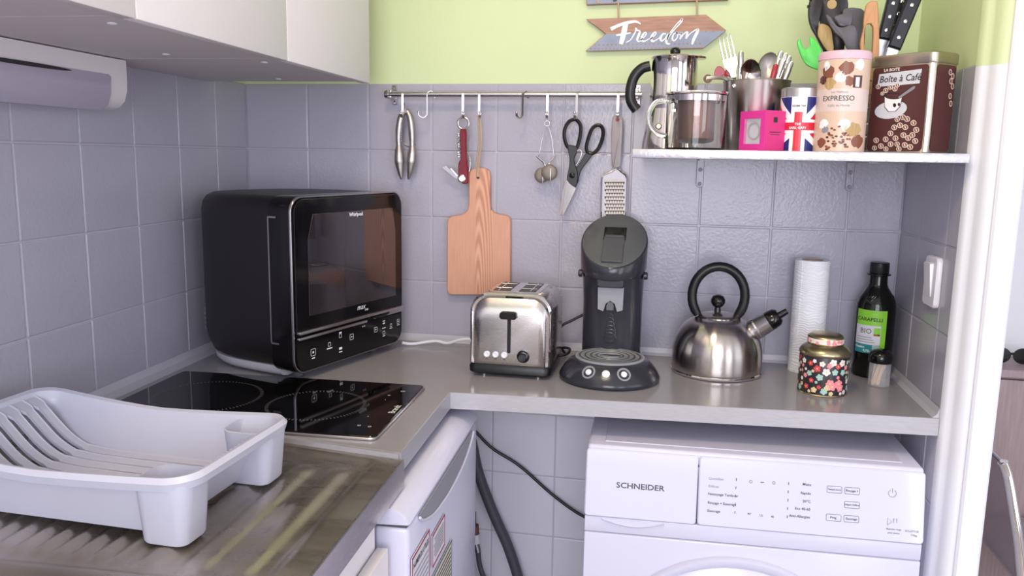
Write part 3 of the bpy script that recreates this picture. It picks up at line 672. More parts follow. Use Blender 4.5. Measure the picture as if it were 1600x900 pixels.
for a in (0.050, MWW-0.062):
    for b in (0.035, 0.20): mk('foot', mv(lathe([(0.011, 0), (0.012, 0.006), (0.010, 0.020)], 14), a, b, 0), 'grey_plastic', mw)
mk('base_pan', loft([[(MWW/2+(x-MWW/2)*k, 0.05+(y-0.05)*k, z) for x, y in foot_print(0.02)] for k, z in ((0.90, 0.003), (0.985, 0.006), (1.02, 0.014), (1.02, 0.024))]), 'base_grey', mw, smooth=50)
_fp = foot_print(-0.0006)
mk('side_vents', join(*[box(_fp[-8][0]-0.001+0.004*q, _fp[-8][0]+0.001+0.004*q, _fp[-8][1]-0.002-0.009*q, _fp[-8][1]+0.001-0.009*q, 0.070+0.010*k, 0.0755+0.010*k) for k in range(5) for q in (0,)]), 'satin', mw, smooth=0)
def mprint(name, s, x, z, size, m='white_print', bold=0.0, sh=0.0, d=-0.0060, par=None): flatprint(name, xf(text_geo(s, size, 'CENTER', bold, sh), lambda p: (x+p.x, d, z+p.y)), m, par or mw)
mprint('brand_lettering', 'Whirlpool', 0.185, 0.311, 0.0105, bold=0.03, par=md)
mprint('model_lettering', 'max', 0.197, 0.118, 0.016, bold=0.0, sh=0.3, par=md); mprint('model_lettering', 'crisp', 0.215, 0.1105, 0.006, bold=0.02, sh=0.3, par=md)
def msq(x, z, w): 
    a = rrect(w, w, w*0.15, 3, x, z); b = offset2(a, 0.0008); n = len(a)
    return [Vector((p[0], -0.0034, p[1])) for p in a+b], [(i, (i+1) % n, n+(i+1) % n, n+i) for i in range(n)]
def mbar(x, z, w, h=0.0016): return [(x-w/2, -0.0034, z-h/2), (x+w/2, -0.0034, z-h/2), (x+w/2, -0.0034, z+h/2), (x-w/2, -0.0034, z+h/2)], [(0, 1, 2, 3)]
icons = []
for x, z, w in ((0.050, 0.052, 0.014), (0.168, 0.060, 0.012), (0.250, 0.060, 0.011), (0.333, 0.064, 0.010)): icons += [msq(x, z, w)]
icons += [mbar(0.050, 0.052, 0.004, 0.004), mbar(0.168, 0.060, 0.004), mbar(0.250, 0.060, 0.004), mbar(0.333, 0.064, 0.003, 0.003), mbar(0.050, 0.0405, 0.009, 0.0022), mbar(0.098, 0.050, 0.017, 0.0022), msq(0.098, 0.058, 0.008), mbar(0.132, 0.0755, 0.008, 0.003), msq(0.132, 0.069, 0.008), mbar(0.132, 0.043, 0.009, 0.005), mbar(0.132, 0.036, 0.010, 0.002), mbar(0.205, 0.075, 0.003, 0.002), mbar(0.211, 0.075, 0.003, 0.002), mbar(0.279, 0.074, 0.008, 0.002), mbar(0.279, 0.069, 0.008, 0.003), mbar(0.279, 0.0585, 0.013, 0.0015), msq(0.279, 0.048, 0.008), mbar(0.279, 0.041, 0.009, 0.002), msq(0.305, 0.060, 0.007), mbar(0.305, 0.0535, 0.010, 0.0016), mbar(0.333, 0.056, 0.010, 0.0015)]
for g in icons: flatprint('key_symbol', g, 'white_print', cp)
cw = mk('white_cable', tube(spline([(0.41, -0.075, 0.918), (0.43, -0.060, 0.9135), W(680, 533, -0.05), W(700, 536, -0.05), W(733, 530, -0.06), (0.66, -0.045, 0.915), (0.70, -0.03, 0.915)], 8), 0.0034, 8), 'white_plastic'); tag(cw, 'white cable lying on the worktop between microwave and toaster', 'cable')

# ---- dish rack
rk = thing('dish_rack', 'pale grey plastic dish rack with two cutlery pockets on the drainer', 'dish rack', (0.300, -0.9185, 0.9012), radians(-1.5))
HX, HY = 0.203, 0.1245
def rimz(x, y=0): t = (x+HX)/(2*HX); return 0.0765+0.020*max(0, 1-t*2.0)**1.4+0.0095*max(0, (t-0.45)/0.55)**1.5
def rloop(hx, hy, r, z=None, dz=0.0, cx=0.0, n=7, seg=10):
    c = rrect(2*hx, 2*hy, r, n, cx, 0); out = []
    for i in range(len(c)):
        a, b = Vector(c[i]), Vector(c[(i+1) % len(c)]); k = seg if (b-a).length > 0.05 else 1
        for q in range(k):
            p = a+(b-a)*(q/k); out.append((p.x, p.y, (rimz(p.x, p.y)+dz) if z is None else z))
    return out
L0 = rloop(HX-0.034, HY-0.028, 0.022, z=0.0065, cx=-0.022); L1 = rloop(HX-0.018, HY-0.012, 0.03, dz=-0.018, cx=-0.006)
L2 = rloop(HX-0.010, HY-0.006, 0.032, dz=-0.0155); L3 = rloop(HX-0.0015, HY-0.0015, 0.036, dz=-0.0150); L4 = rloop(HX+0.0005, HY+0.0005, 0.036, dz=-0.006); L5 = rloop(HX-0.004, HY-0.004, 0.034, dz=0.0); L6 = rloop(HX-0.011, HY-0.011, 0.030, dz=-0.002); L7 = rloop(HX-0.015, HY-0.015, 0.028, dz=-0.012)
L8 = rloop(HX-0.036, HY-0.036, 0.020, z=0.018, cx=-0.022)
def side_ok(p): return p[0] > -0.120 or abs(p[1]) > 0.0735
def ring(A, B, keep=None):
    n = len(A); V = [Vector(p) for p in A+B]; F = []
    for j in range(n):
        k = (j+1) % n
        if keep is None or (keep(A[j]) and keep(A[k])): F.append((j, k, n+k, n+j))
    return V, F
mk('rim', join(ring(L2, L3), ring(L3, L4), ring(L4, L5), ring(L5, L6), ring(L6, L7)), 'rack', rk, smooth=60)
mk('walls', join(ring(L0, L1, side_ok), ring(L1, L2, side_ok), ring(L7, L8, side_ok)), 'rack', rk, smooth=60)
mk('outer_end_panel', loft([[(-0.19, y, 0.070) for y in (-0.095, 0.095)], [(-0.194, y, 0.088) for y in (-0.095, 0.095)]], False, False, False), 'rack', rk)
prof = [(-0.1895, 0.087), (-0.184, 0.085), (-0.168, 0.076), (-0.150, 0.058), (-0.128, 0.038), (-0.102, 0.024), (-0.075, 0.0195), (-0.03, 0.018), (0.060, 0.0175), (0.132, 0.0175)]
prof = [(p.x, p.z) for p in spline([(a, 0, b) for a, b in prof], 3)]
NS = 8
for k in range(NS):
    y0 = -0.090+0.180*k/NS; y1 = y0+0.180/NS; w = y1-y0
    loops = []
    for i, (x, z) in enumerate(prof):
        gap = 0.0042 if -0.172 < x < -0.100 else (0.0008 if x < -0.02 else 0.0012)
        ya, yb = y0+gap, y1-gap
        loops.append([(x, ya, z+0.0014), (x, ya, z-0.003), (x, yb, z-0.003), (x, yb, z+0.0014), (x, yb-0.0016, z), (x, ya+0.0016, z)])
    mk('slat', loft(loops), 'rack', rk, smooth=30)
for s in (-1, 1): mk('floor_side', join(*[box(-0.168, 0.135, -0.0915 if s < 0 else 0.0895, -0.0895 if s < 0 else 0.0915, 0.012, 0.0205)]), 'rack', rk, smooth=0)
def pocket(cx, cy):
    def pl(w, h, z, r=0.012): return [(x, y, z) for x, y in rrect(w, h, r, 5, cx, cy)]
    g = loft([pl(0.054, 0.048, 0.001), pl(0.057, 0.051, 0.004), pl(0.072, 0.063, 0.0745, 0.020), pl(0.0675, 0.0585, 0.075, 0.018), pl(0.054, 0.048, 0.012)], True, True)
    return mk('cutlery_pocket', g, 'rack', rk, smooth=45)
pocket(HX-0.043, -HY+0.035); pocket(HX-0.043, HY-0.035)
for k in range(9):
    y = -0.036+0.072*k/8
    mk('end_rib', loft([[(HX-0.0305, y-0.0016, 0.072), (HX-0.0215, y-0.0016, 0.072), (HX-0.0215, y+0.0016, 0.072), (HX-0.0305, y+0.0016, 0.072)], [(HX-0.064, y-0.0016, 0.015), (HX-0.055, y-0.0016, 0.014), (HX-0.055, y+0.0016, 0.014), (HX-0.064, y+0.0016, 0.015)]]), 'rack', rk, smooth=0)
for a, b in ((-0.13, -0.060), (-0.13, 0.060)):
    mk('foot', mv(lathe([(0.008, 0), (0.011, 0.005), (0.011, 0.014)], 14), a, b, 0), 'rack', rk)

# ---- toaster
ts = thing('toaster', 'brushed steel two-slot toaster with black base beside the cutting board', 'toaster', (0.6985, -0.180, WT))
TW, TD, TH = 0.080, 0.088, 0.166
def arch(hw, top, r, bot): # (x, z) arch outline from bottom right round to bottom left
    pts = [(hw, bot)]
    for k in range(9): a = (pi/2)*k/8; pts.append((hw-r+r*cos(a), top-r+r*sin(a)))
    for k in range(9): a = pi/2+(pi/2)*k/8; pts.append((-hw+r+r*cos(a), top-r+r*sin(a)))
    pts.append((-hw, bot)); return pts
def al(hw, top, r, bot, y): return [(x, y, z) for x, z in arch(hw, top, r, bot)]
mk('shell', loft([al(TW-0.006, TH-0.004, 0.034, 0.022, -TD+0.006), al(TW, TH, 0.036, 0.022, -TD+0.012), al(TW, TH, 0.036, 0.022, TD-0.010), al(TW-0.004, TH-0.003, 0.036, 0.022, TD-0.002), al(TW-0.010, TH-0.010, 0.034, 0.022, TD)]), 'steel', ts, smooth=45)
mk('front_rim', loft([al(TW+0.001, TH+0.001, 0.036, 0.022, -TD+0.014), al(TW+0.001, TH+0.001, 0.036, 0.022, -TD+0.004), al(TW-0.003, TH-0.003, 0.034, 0.022, -TD), al(TW-0.007, TH-0.007, 0.033, 0.022, -TD+0.002)], False, False), 'chrome', ts, smooth=45)
mk('front_plate', loft([al(TW-0.006, TH-0.006, 0.033, 0.024, -TD+0.004), al(TW-0.009, TH-0.018, 0.030, 0.025, -TD-0.004), al(TW-0.014, TH-0.028, 0.026, 0.027, -TD-0.0075), al(TW-0.022, TH-0.040, 0.020, 0.032, -TD-0.009)]), 'steel', ts, smooth=60)
mk('base', loft([[(x, y, z) for x, y in rrect(2*TW+a, 2*TD+a+0.008, 0.014, 5, 0, -0.003)] for a, z in ((-0.006, 0.006), (0.003, 0.009), (0.004, 0.020), (-0.002, 0.026))]), 'black_plastic', ts, smooth=40)
for a in (-0.055, 0.055):
    for b in (-0.072, 0.07): mk('foot', mv(lathe([(0.005, 0), (0.006, 0.008)], 10), a, b, 0), 'satin', ts)
sl = mk('slot_plate', prism(rrect(0.104, 0.120, 0.006, 3, 0, 0.004), TH-0.002, TH+0.0012, 0.0006, lambda u, v, w: (u, v, w)), 'chrome', ts, smooth=0)
for sx in (-1, 1):
    s_ = mk('bread_slot', box(sx*0.026-0.017, sx*0.026+0.017, -0.050, 0.058, TH+0.0008, TH+0.0018), 'black_plastic', sl, smooth=0)
    mk('bread_rack', join(*[tube([(sx*0.026-0.016, y, TH+0.0022), (sx*0.026+0.016, y, TH+0.0022)], 0.0011, 6) for y in (-0.02, 0.034)], tube([(sx*0.026+0.006*sx, -0.048, TH+0.0022), (sx*0.026+0.006*sx, 0.056, TH+0.0022)], 0.0011, 6)), 'chrome', s_)
mk('lever_slot', prism(rrect(0.007, 0.078, 0.003, 4, 0, 0.090), -TD-0.0088, -TD-0.0100, 0.0003), 'black_plastic', ts, smooth=0)
lev = mk('lever', loft([[(x, -TD-d, z) for x, z in rrect(0.034-2*i, 0.015-1.2*i, 0.0065-i*0.6, 5, 0, 0.128)] for d, i in ((0.009, 0.001), (0.013, 0), (0.023, 0.0), (0.027, 0.003))]), 'black_gloss', ts)
for x in (-0.044, -0.0265, -0.009): mk('button', xf(lathe([(0.0062, 0), (0.0062, 0.0025), (0.0048, 0.004), (0.0015, 0.003)], 18), lambda p: (x+p.x, -TD-0.0086-p.z, 0.047+p.y)), 'white_plastic', ts)
kn = mk('browning_knob', xf(lathe([(0.0125, 0), (0.0125, 0.002), (0.0105, 0.003), (0.0098, 0.011), (0.0075, 0.013)], 24), lambda p: (0.029+p.x, -TD-0.0086-p.z, 0.046+p.y)), 'black_gloss', ts)
for x in (-0.044, -0.0265, -0.009): flatprint('button_symbol', xf(text_geo('^', 0.008), lambda p: (x+p.x, -TD-0.0098, 0.0365+p.y)), 'dark_print', ts)
bcord = mk('black_cord', tube(spline([(0.772, -0.10, 0.935), W(876, 512, -0.06), W(893, 501, -0.05), W(915, 490, -0.04)], 6), 0.003, 8), 'black_rubber'); tag(bcord, 'black cord rising between toaster and coffee machine', 'cord')
bc2 = mk('black_cord', tube(spline([(0.783, -0.06, 0.9125), W(878, 544, -0.09), W(890, 545, -0.10), W(886, 553, -0.13), W(872, 556, -0.14)], 6), 0.0030, 8), 'black_rubber'); tag(bc2, 'black cord lying on the worktop behind the coffee machine base', 'cord')

# ---- pod coffee machine
cm = thing('coffee_machine', 'anthracite pod coffee machine with round ribbed drip tray', 'coffee machine', (0.892, -0.222, WT))
mk('base', lathe([(0.094, 0.0), (0.0985, 0.003), (0.0995, 0.008), (0.097, 0.013), (0.090, 0.025), (0.080, 0.036), (0.071, 0.042), (0.068, 0.0425)], 56), 'coffee_black', cm, smooth=50)
tray = mk('drip_tray', lathe([(0.068, 0.0415), (0.0685, 0.0445), (0.066, 0.0460)] + [q for k in range(5) for q in ((0.064-0.010*k, 0.0460), (0.0625-0.010*k, 0.0440), (0.0585-0.010*k, 0.0440), (0.057-0.010*k, 0.0460))] + [(0.012, 0.046), (0.0, 0.046)], 56, cap0=False, cap1=False), 'tray_grey', cm, smooth=20)
for q in range(4): mk('tray_groove', lathe([(0.061-0.011*q, 0.0464), (0.0585-0.011*q, 0.0464)], 48, cap0=False, cap1=False), 'groove', tray, smooth=0)
mk('tray_slot', prism([(-0.019, 0), (-0.006, 0.0035), (0.019, 0.002), (0.022, 0), (0.006, -0.0035)], 0.0460, 0.0470, 0, lambda u, v, w: (u, v, w)), 'black_plastic', tray, smooth=0)
CY = 0.097
def colr(rx, ry, z, tilt=0.0, cy=CY, front=1.0):
    out = []
    for k in range(48):
        a = 2*pi*k/48; y = ry*sin(a); out.append((rx*cos(a)-0.006, cy+y, z+tilt*y/ry))
    return out
mk('column', loft([colr(0.062, 0.052, 0.010, cy=0.112), colr(0.0615, 0.052, 0.05, cy=0.112), colr(0.0615, 0.053, 0.14, cy=0.111), colr(0.0640, 0.064, 0.205, 0.012, cy=0.102)]), 'coffee_black', cm, smooth=50)
hd = mk('head', loft([colr(0.0655, 0.072, 0.2065, 0.016), colr(0.0675, 0.074, 0.211, 0.018), colr(0.0685, 0.0755, 0.262, 0.047), colr(0.0675, 0.0745, 0.265, 0.048), colr(0.066, 0.073, 0.266, 0.048)]), 'coffee_black', cm, smooth=40)
mk('lid_plate', loft([colr(0.0655, 0.0725, 0.2655, 0.048), colr(0.0645, 0.0715, 0.2672, 0.047), colr(0.03, 0.033, 0.2695, 0.022), colr(0.001, 0.001, 0.270, 0.0)]), 'coffee_lid', cm, smooth=60)
tl = atan2(0.048, 0.0755)
LM = Matrix.Translation((-0.006, CY, 0.2695)) @ Matrix.Rotation(tl, 4, 'X')
lv = mk('lever_well', mx(box(-0.023, 0.023, -0.006, 0.036, -0.004, 0.0022, 0.0015), LM), 'black_gloss', cm, smooth=0)
mk('lever', mx(join(box(-0.021, 0.021, -0.078, 0.002, -0.0005, 0.0036, 0.0012), box(-0.019, 0.019, -0.002, 0.004, 0.0025, 0.0060, 0.001)), LM), 'grey_plastic', cm, smooth=0)
mk('front_badge', xf(lathe([(0.0055, 0), (0.0055, 0.0012), (0.0042, 0.002), (0.0, 0.001)], 18), lambda p: (-0.006+p.x, CY-0.0755-p.z, 0.195+0.024+p.y)), 'coffee_lid', cm)
mk('spout_housing', loft([[(x-0.006, CY-0.050-d, z) for x, z in rrect(0.056-2*i, 0.020-2*i, 0.006-i, 4, 0, 0.186)] for d, i in ((0, 0), (0.014, 0), (0.018, 0.003))]), 'coffee_black', cm)
sp = mk('spout_panel', loft([[(x-0.006, CY-0.044-d, z) for x, z in [(-0.026, 0.178), (0.026, 0.178), (0.025, 0.130), (0.014, 0.126), (0.009, 0.142), (0.0, 0.148), (-0.009, 0.142), (-0.014, 0.126), (-0.025, 0.130)]] for d in (0, 0.009)]), 'mid_grey', cm, smooth=0)
mk('spout', loft([[(x-0.006, CY-0.046-d, z) for x, z in [(-0.007, 0.130), (0.007, 0.130), (0.0075, 0.139), (0.004, 0.146), (-0.004, 0.146), (-0.0075, 0.139)]] for d in (0, 0.014)]), 'coffee_lid', cm, smooth=40)
def ripple(r, zc): 
    pts = [(-0.006+r*cos(a), 0.112-0.0525*sqrt(max(0, 1-(r*cos(a)/0.0615)**2))-0.0004, zc+r*0.9*sin(a)) for a in [2*pi*k/20 for k in range(20)]]
    return tube(pts, 0.0009, 5, closed=True)
mk('ripple_relief', join(*[ripple(r, z) for r, z in ((0.0045, 0.114), (0.0065, 0.105), (0.0085, 0.095), (0.0105, 0.085), (0.0115, 0.0765), (0.0125, 0.068))]), 'coffee_black', cm)
for sx in (-1, 1): mk('side_knob', xf(lathe([(0.008, 0), (0.008, 0.006), (0.006, 0.008)], 14), lambda p: (-0.006+sx*(0.063+p.z), CY-0.012+p.x, 0.196+p.y)), 'coffee_black', cm)
def on_base(ang, zc):
    r = 0.0905 if zc < 0.024 else 0.085
    return Vector((r*sin(ang), -r*cos(ang), zc))
for ang, r in ((-0.40, 0.0075), (0.0, 0.0095), (0.40, 0.0075)):
    n = Vector((sin(ang)*0.78, -cos(ang)*0.78, 0.62)); R = n.to_track_quat('Z', 'Y').to_matrix().to_4x4(); c = on_base(ang, 0.0295)+n*0.0005
    if ang: mk('button_ring', mx(lathe([(r+0.006, -0.003), (r+0.006, 0.0008), (r+0.003, 0.0012), (r+0.002, -0.001)], 20, cap0=False, cap1=False), Matrix.Translation(c) @ R), 'mid_grey', cm)
    mk('button', mx(lathe([(r*0.8, -0.004), (r*0.8, 0.002), (r*0.6, 0.0035)], 20), Matrix.Translation(c) @ R), 'white_plastic', cm)

# ---- kettle
kt = thing('kettle', 'brushed steel whistling kettle with black loop handle', 'kettle', (1.103, -0.112, WT))
KR = 0.091
mk('base_rim', lathe([(KR-0.004, 0.0), (KR, 0.002), (KR+0.0005, 0.005), (KR-0.002, 0.008)], 64), 'chrome', kt)
body = [(KR-0.002, 0.007), (KR, 0.012), (KR, 0.040), (KR-0.0015, 0.055), (KR-0.007, 0.074), (KR-0.018, 0.093), (KR-0.033, 0.107), (KR-0.049, 0.1145), (0.034, 0.1175)]
body = [(p.x, p.z) for p in spline([(a, 0, b) for a, b in body], 3)]
mk('body', lathe(body, 64), 'steel_v', kt, smooth=60)
ldk = mk('lid', lathe([(0.040, 0.1145), (0.041, 0.1165), (0.036, 0.1200), (0.024, 0.1235), (0.008, 0.1255), (0.0, 0.126)], 48, cap0=True, cap1=False), 'steel_v', kt, smooth=60)
mk('lid_knob', xf(lathe([(0.007, 0.0), (0.006, 0.010), (0.0105, 0.013), (0.0145, 0.020), (0.0145, 0.026), (0.0105, 0.0335), (0.003, 0.036)], 24), lambda p: (p.x-0.003, p.y, p.z+0.1245)), 'black_gloss', ldk, smooth=60)
hpts = []
HRx, HRz = 0.0525, 0.0605
for k in range(25):
    a = radians(-42)+radians(264)*k/24; hpts.append((-0.003+HRx*cos(a), 0.0, 0.158+HRz*sin(a)))
mk('handle', tube(hpts, 0.0095, 14, radii=[0.0080]+[0.0098]*23+[0.0080]), 'black_plastic', kt, smooth=60)
sd = Vector((0.80, -0.10, 0.58)).normalized(); s0 = Vector((0.052, -0.008, 0.080))
spt = mk('spout', tube([s0, s0+sd*0.030, s0+sd*0.031, s0+sd*0.056, s0+sd*0.057], 0.02, 28, radii=[0.0230, 0.0208, 0.0214, 0.0200, 0.0205]), 'satin', kt, smooth=35)
mk('spout_band', tube([s0+sd*0.0285, s0+sd*0.032], 0.0222, 28), 'chrome', spt)
ws = mk('whistle', tube([s0+sd*0.056, s0+sd*0.060, s0+sd*0.074, s0+sd*0.080], 0.018, 24, radii=[0.0190, 0.0200, 0.0185, 0.0135]), 'black_gloss', kt, smooth=45)
mk('whistle_tab', tube([s0+sd*0.072, s0+sd*0.098], 0.006, 12, radii=[0.0075, 0.0062]), 'black_plastic', ws, smooth=45)

# ---- paper towel roll
pt = thing('paper_towel_roll', 'white paper towel roll standing by the wall', 'paper towel', (1.287, -0.055, WT))
mk('paper', loft([[(0.0345*cos(a), 0.0345*sin(a), z) for a in [2*pi*k/48 for k in range(48)]] for z in (0.0, 0.004, 0.06, 0.12, 0.18, 0.230, 0.233)] + [[(r*cos(a), r*sin(a), 0.2335) for a in [2*pi*k/48 for k in range(48)]] for r in (0.033, 0.0215)], True, False), 'paper', pt, smooth=50)
mk('core', join(lathe([(0.0215, 0.2335), (0.0195, 0.2335), (0.0195, 0.05)], 32, cap0=False, cap1=True)), 'cardboard', pt)
mk('loose_sheet_edge', loft([[(0.0347*cos(a), 0.0347*sin(a), z) for a in (-2.55, -2.45, -2.3)] + [(0.0360*cos(a), 0.0360*sin(a), z) for a in (-2.3, -2.45, -2.55)] for z in (0.001, 0.2335)]), 'paper', pt)

# ---- flowered tea tin
tt = thing('tea_tin', 'round black tin printed with pink and white flowers and gold lid', 'tin', (1.2955, -0.212, WT))
RT = 0.0445
mk('body', lathe([(RT-0.001, 0), (RT, 0.001), (RT, 0.073), (RT-0.0005, 0.0745)], 56), 'tin_black', tt)
mk('base_bead', lathe([(RT, 0), (RT+0.0008, 0.0015), (RT, 0.003)], 56, cap0=False, cap1=False), 'gold', tt)
mk('shoulder', lathe([(RT-0.001, 0.0735), (RT+0.001, 0.0745), (RT+0.0015, 0.079), (RT-0.001, 0.084), (RT-0.006, 0.089), (RT-0.013, 0.0935), (0.028, 0.096)], 56), 'gold', tt, smooth=60)
tlid = mk('lid', lathe([(0.0315, 0.094), (0.0325, 0.095), (0.0325, 0.1065), (0.031, 0.109), (0.026, 0.1125), (0.013, 0.1150), (0.0, 0.1155)], 48, cap1=False), 'gold', tt, smooth=40)
def wrap(r, th, z): return Vector((r*sin(th), -r*cos(th), z))
def flower(R, th0, z0, s, rot, petals=5):
    V = [wrap(R, th0, z0)]; F = []; n = petals*6
    for k in range(n):
        a = 2*pi*k/n; rr = s*(0.72+0.28*abs(sin(petals*a/2+0.0))); V.append(wrap(R, th0+rr*cos(a+rot)/R, z0+rr*sin(a+rot)))
    for k in range(n): F.append((0, 1+k, 1+(k+1) % n))
    return V, F
fl_ = {'flower_red': [], 'flower_pink': [], 'flower_white': [], 'flower_blue': [], 'flower_cream': []}; placed = []; cents = []
rnd = random.Random(3)
fixed = [(0.12, 0.027, 0.0078, 'flower_pink'), (0.22, 0.021, 0.0085, 'flower_pink'), (0.50, 0.026, 0.0085, 'flower_pink'), (0.58, 0.018, 0.0078, 'flower_pink'), (-0.42, 0.053, 0.0068, 'flower_red'), (-0.05, 0.048, 0.0075, 'flower_white'), (0.20, 0.066, 0.0072, 'flower_white'), (0.62, 0.065, 0.0070, 'flower_white'), (0.06, 0.060, 0.0055, 'flower_pink'), (0.42, 0.059, 0.0055, 'flower_red'), (0.30, 0.048, 0.0062, 'flower_blue'), (0.68, 0.047, 0.0062, 'flower_blue'), (-0.30, 0.037, 0.0066, 'flower_blue'), (-0.10, 0.011, 0.0065, 'flower_blue'), (0.02, 0.018, 0.0060, 'flower_cream'), (-0.50, 0.012, 0.0058, 'flower_cream'), (-0.85, 0.016, 0.0052, 'flower_red'), (-0.75, 0.042, 0.0056, 'flower_blue')]
for th, z, s, c in fixed: placed.append((th, z, s)); fl_[c].append(flower(RT+0.0003, th, z, s, rnd.random()*6)); cents.append((th, z, s))
for _ in range(900):
    th, z, s = rnd.uniform(-pi, pi), rnd.uniform(0.005, 0.070), rnd.uniform(0.0028, 0.0062)
    if all(((th-a)*RT)**2+(z-b)**2 > (s+c)**2*0.9 for a, b, c in placed) and z-s > 0.002 and z+s < 0.0735:
        placed.append((th, z, s)); fl_[rnd.choice(['flower_red', 'flower_pink', 'flower_white', 'flower_white', 'flower_blue', 'flower_cream'])].append(flower(RT+0.0003, th, z, s, rnd.random()*6)); cents.append((th, z, s))
for c, g in fl_.items():
    o = mk('printed_flowers', join(*g), c, tt, smooth=0); o['kind'] = 'stuff'
o = mk('flower_centres', join(*[flower(RT+0.0005, a, b, c*0.26, 0, 6) for a, b, c in cents if c > 0.004]), 'flower_cream', tt, smooth=0); o['kind'] = 'stuff'
g = [flower(0.0328, rnd.uniform(-1.6, 1.6), rnd.uniform(0.098, 0.104), rnd.uniform(0.0025, 0.004), 0) for k in range(14)]
o = mk('lid_print', join(*g), 'flower_pink', tlid, smooth=0); o['kind'] = 'stuff'
o = mk('lid_band', lathe([(0.03262, 0.0965), (0.03262, 0.1055)], 48, cap0=False, cap1=False), 'cream', tlid)

# ---- olive oil bottle
ob = thing('oil_bottle', 'dark olive oil bottle with green and white label in the corner', 'bottle', (1.4155, -0.058, WT))
BR = 0.0375
mk('glass', lathe([(BR-0.003, 0), (BR, 0.004), (BR, 0.140), (BR-0.001, 0.150), (BR-0.005, 0.162), (BR-0.012, 0.174), (0.0195, 0.183), (0.0172, 0.190), (0.0168, 0.206)], 44), 'bottle', ob, smooth=50)
mk('neck_ring', lathe([(0.0170, 0.206), (0.0225, 0.208), (0.0225, 0.2105), (0.0185, 0.212)], 32), 'black_gloss', ob)
mk('cap', lathe([(0.0180, 0.2115), (0.0185, 0.2125), (0.0182, 0.232), (0.0168, 0.2335)], 32), 'black_plastic', ob)
mk('shoulder_ribs', join(*[tube([(wrap(BR-0.0012-0.013*max(0, t-0.35)**1.4, 0.1+a0+0.9*t, 0.134+0.034*t)) for t in [k/8 for k in range(9)]], 0.0008, 5) for a0 in [-1.6+0.16*k for k in range(16)]]), 'bottle', ob)
TH0 = -0.42
def patch(R, a0, a1, z0, z1, n=10): 
    V = []; F = []
    for k in range(n+1): th = TH0+a0+(a1-a0)*k/n; V += [wrap(R, th, z0), wrap(R, th, z1)]
    for k in range(n): F.append((2*k, 2*k+2, 2*k+3, 2*k+1))
    return V, F
lb = mk('label', patch(BR+0.0004, -0.82, 0.80, 0.052, 0.140), 'label_green', ob, smooth=60)
mk('label_panel', patch(BR+0.0007, -0.82, 0.52, 0.070, 0.109), 'label_white', lb, smooth=60)
mk('label_foot', patch(BR+0.0007, -0.82, 0.52, 0.052, 0.070), 'label_teal', lb, smooth=60)
mk('label_stamp', patch(BR+0.0009, 0.18, 0.50, 0.089, 0.105), 'label_green', lb, smooth=60); mk('label_stamp', patch(BR+0.0009, 0.18, 0.50, 0.0885, 0.0925), 'flower_red', lb, smooth=60)
mk('label_stamp', patch(BR+0.0009, 0.16, 0.50, 0.050, 0.070), 'flower_blue', lb, smooth=60)
def wtext(name, s, R, a, z, size, m, par, bold=0.0, al='CENTER', kx=1.0): flatprint(name, xf(text_geo(s, size, al, bold), lambda p: wrap(R, a+p.x*kx/R, z+p.y)), m, par)
wtext('brand_lettering', 'CARAPELLI', BR+0.0009, TH0-0.08, 0.121, 0.0105, 'tin_black', lb, 0.012)
wtext('label_lettering', 'BIO', BR+0.0010, TH0-0.22, 0.097, 0.0145, 'dark_print', lb, 0.0)
for k, z in enumerate((0.0845, 0.0795, 0.0748)): mk('label_lines', patch(BR+0.0010, -0.74, 0.10+0.08*k, z-0.0008, z+0.0008), 'grey_print', lb, smooth=0)
wtext('label_lettering', 'Classico', BR+0.0010, TH0-0.50, 0.064, 0.0065, 'white_print', lb, 0.02); wtext('label_lettering', '0,75L', BR+0.0010, TH0-0.10, 0.057, 0.0065, 'white_print', lb, 0.02)

# ---- toothpick box
tb = thing('toothpick_box', 'small clear plastic toothpick box with black domed lid', 'box', (1.413, -0.141, WT))
QR = 0.0205
mk('cup', lathe([(QR-0.0015, 0), (QR, 0.001), (QR, 0.050), (QR-0.0012, 0.050), (QR-0.0012, 0.002)], 10, cap1=True), 'clear_plastic', tb, smooth=25)
mk('lid', lathe([(QR+0.001, 0.047), (QR+0.0025, 0.049), (QR+0.0025, 0.057), (QR+0.001, 0.064), (QR-0.005, 0.0705), (QR-0.012, 0.073), (0.0, 0.0735)], 28, cap1=False), 'black_gloss', tb, smooth=50)
tpm = mk('toothpick', tube([(0, 0, 0), (0, 0, 0.004), (0, 0, 0.044), (0, 0, 0.048)], 0.001, 6, radii=[0.0003, 0.0010, 0.0010, 0.0003]), 'toothpick'); tpd = tpm.data; bpy.data.objects.remove(tpm)
for k in range(24):
    a = rnd.uniform(0, 2*pi); r = 0.0105*sqrt(rnd.random()); o = bpy.data.objects.new('toothpick', tpd); COL.objects.link(o)
    o.location = (1.413+r*cos(a)-0.0062, -0.141+r*sin(a), WT+0.0022); o.rotation_euler = (rnd.uniform(-0.09, 0.09), rnd.uniform(0.08, 0.30), 0)
    tag(o, 'pale wooden toothpick standing in the clear toothpick box', 'toothpick', 'toothpicks in the clear box')

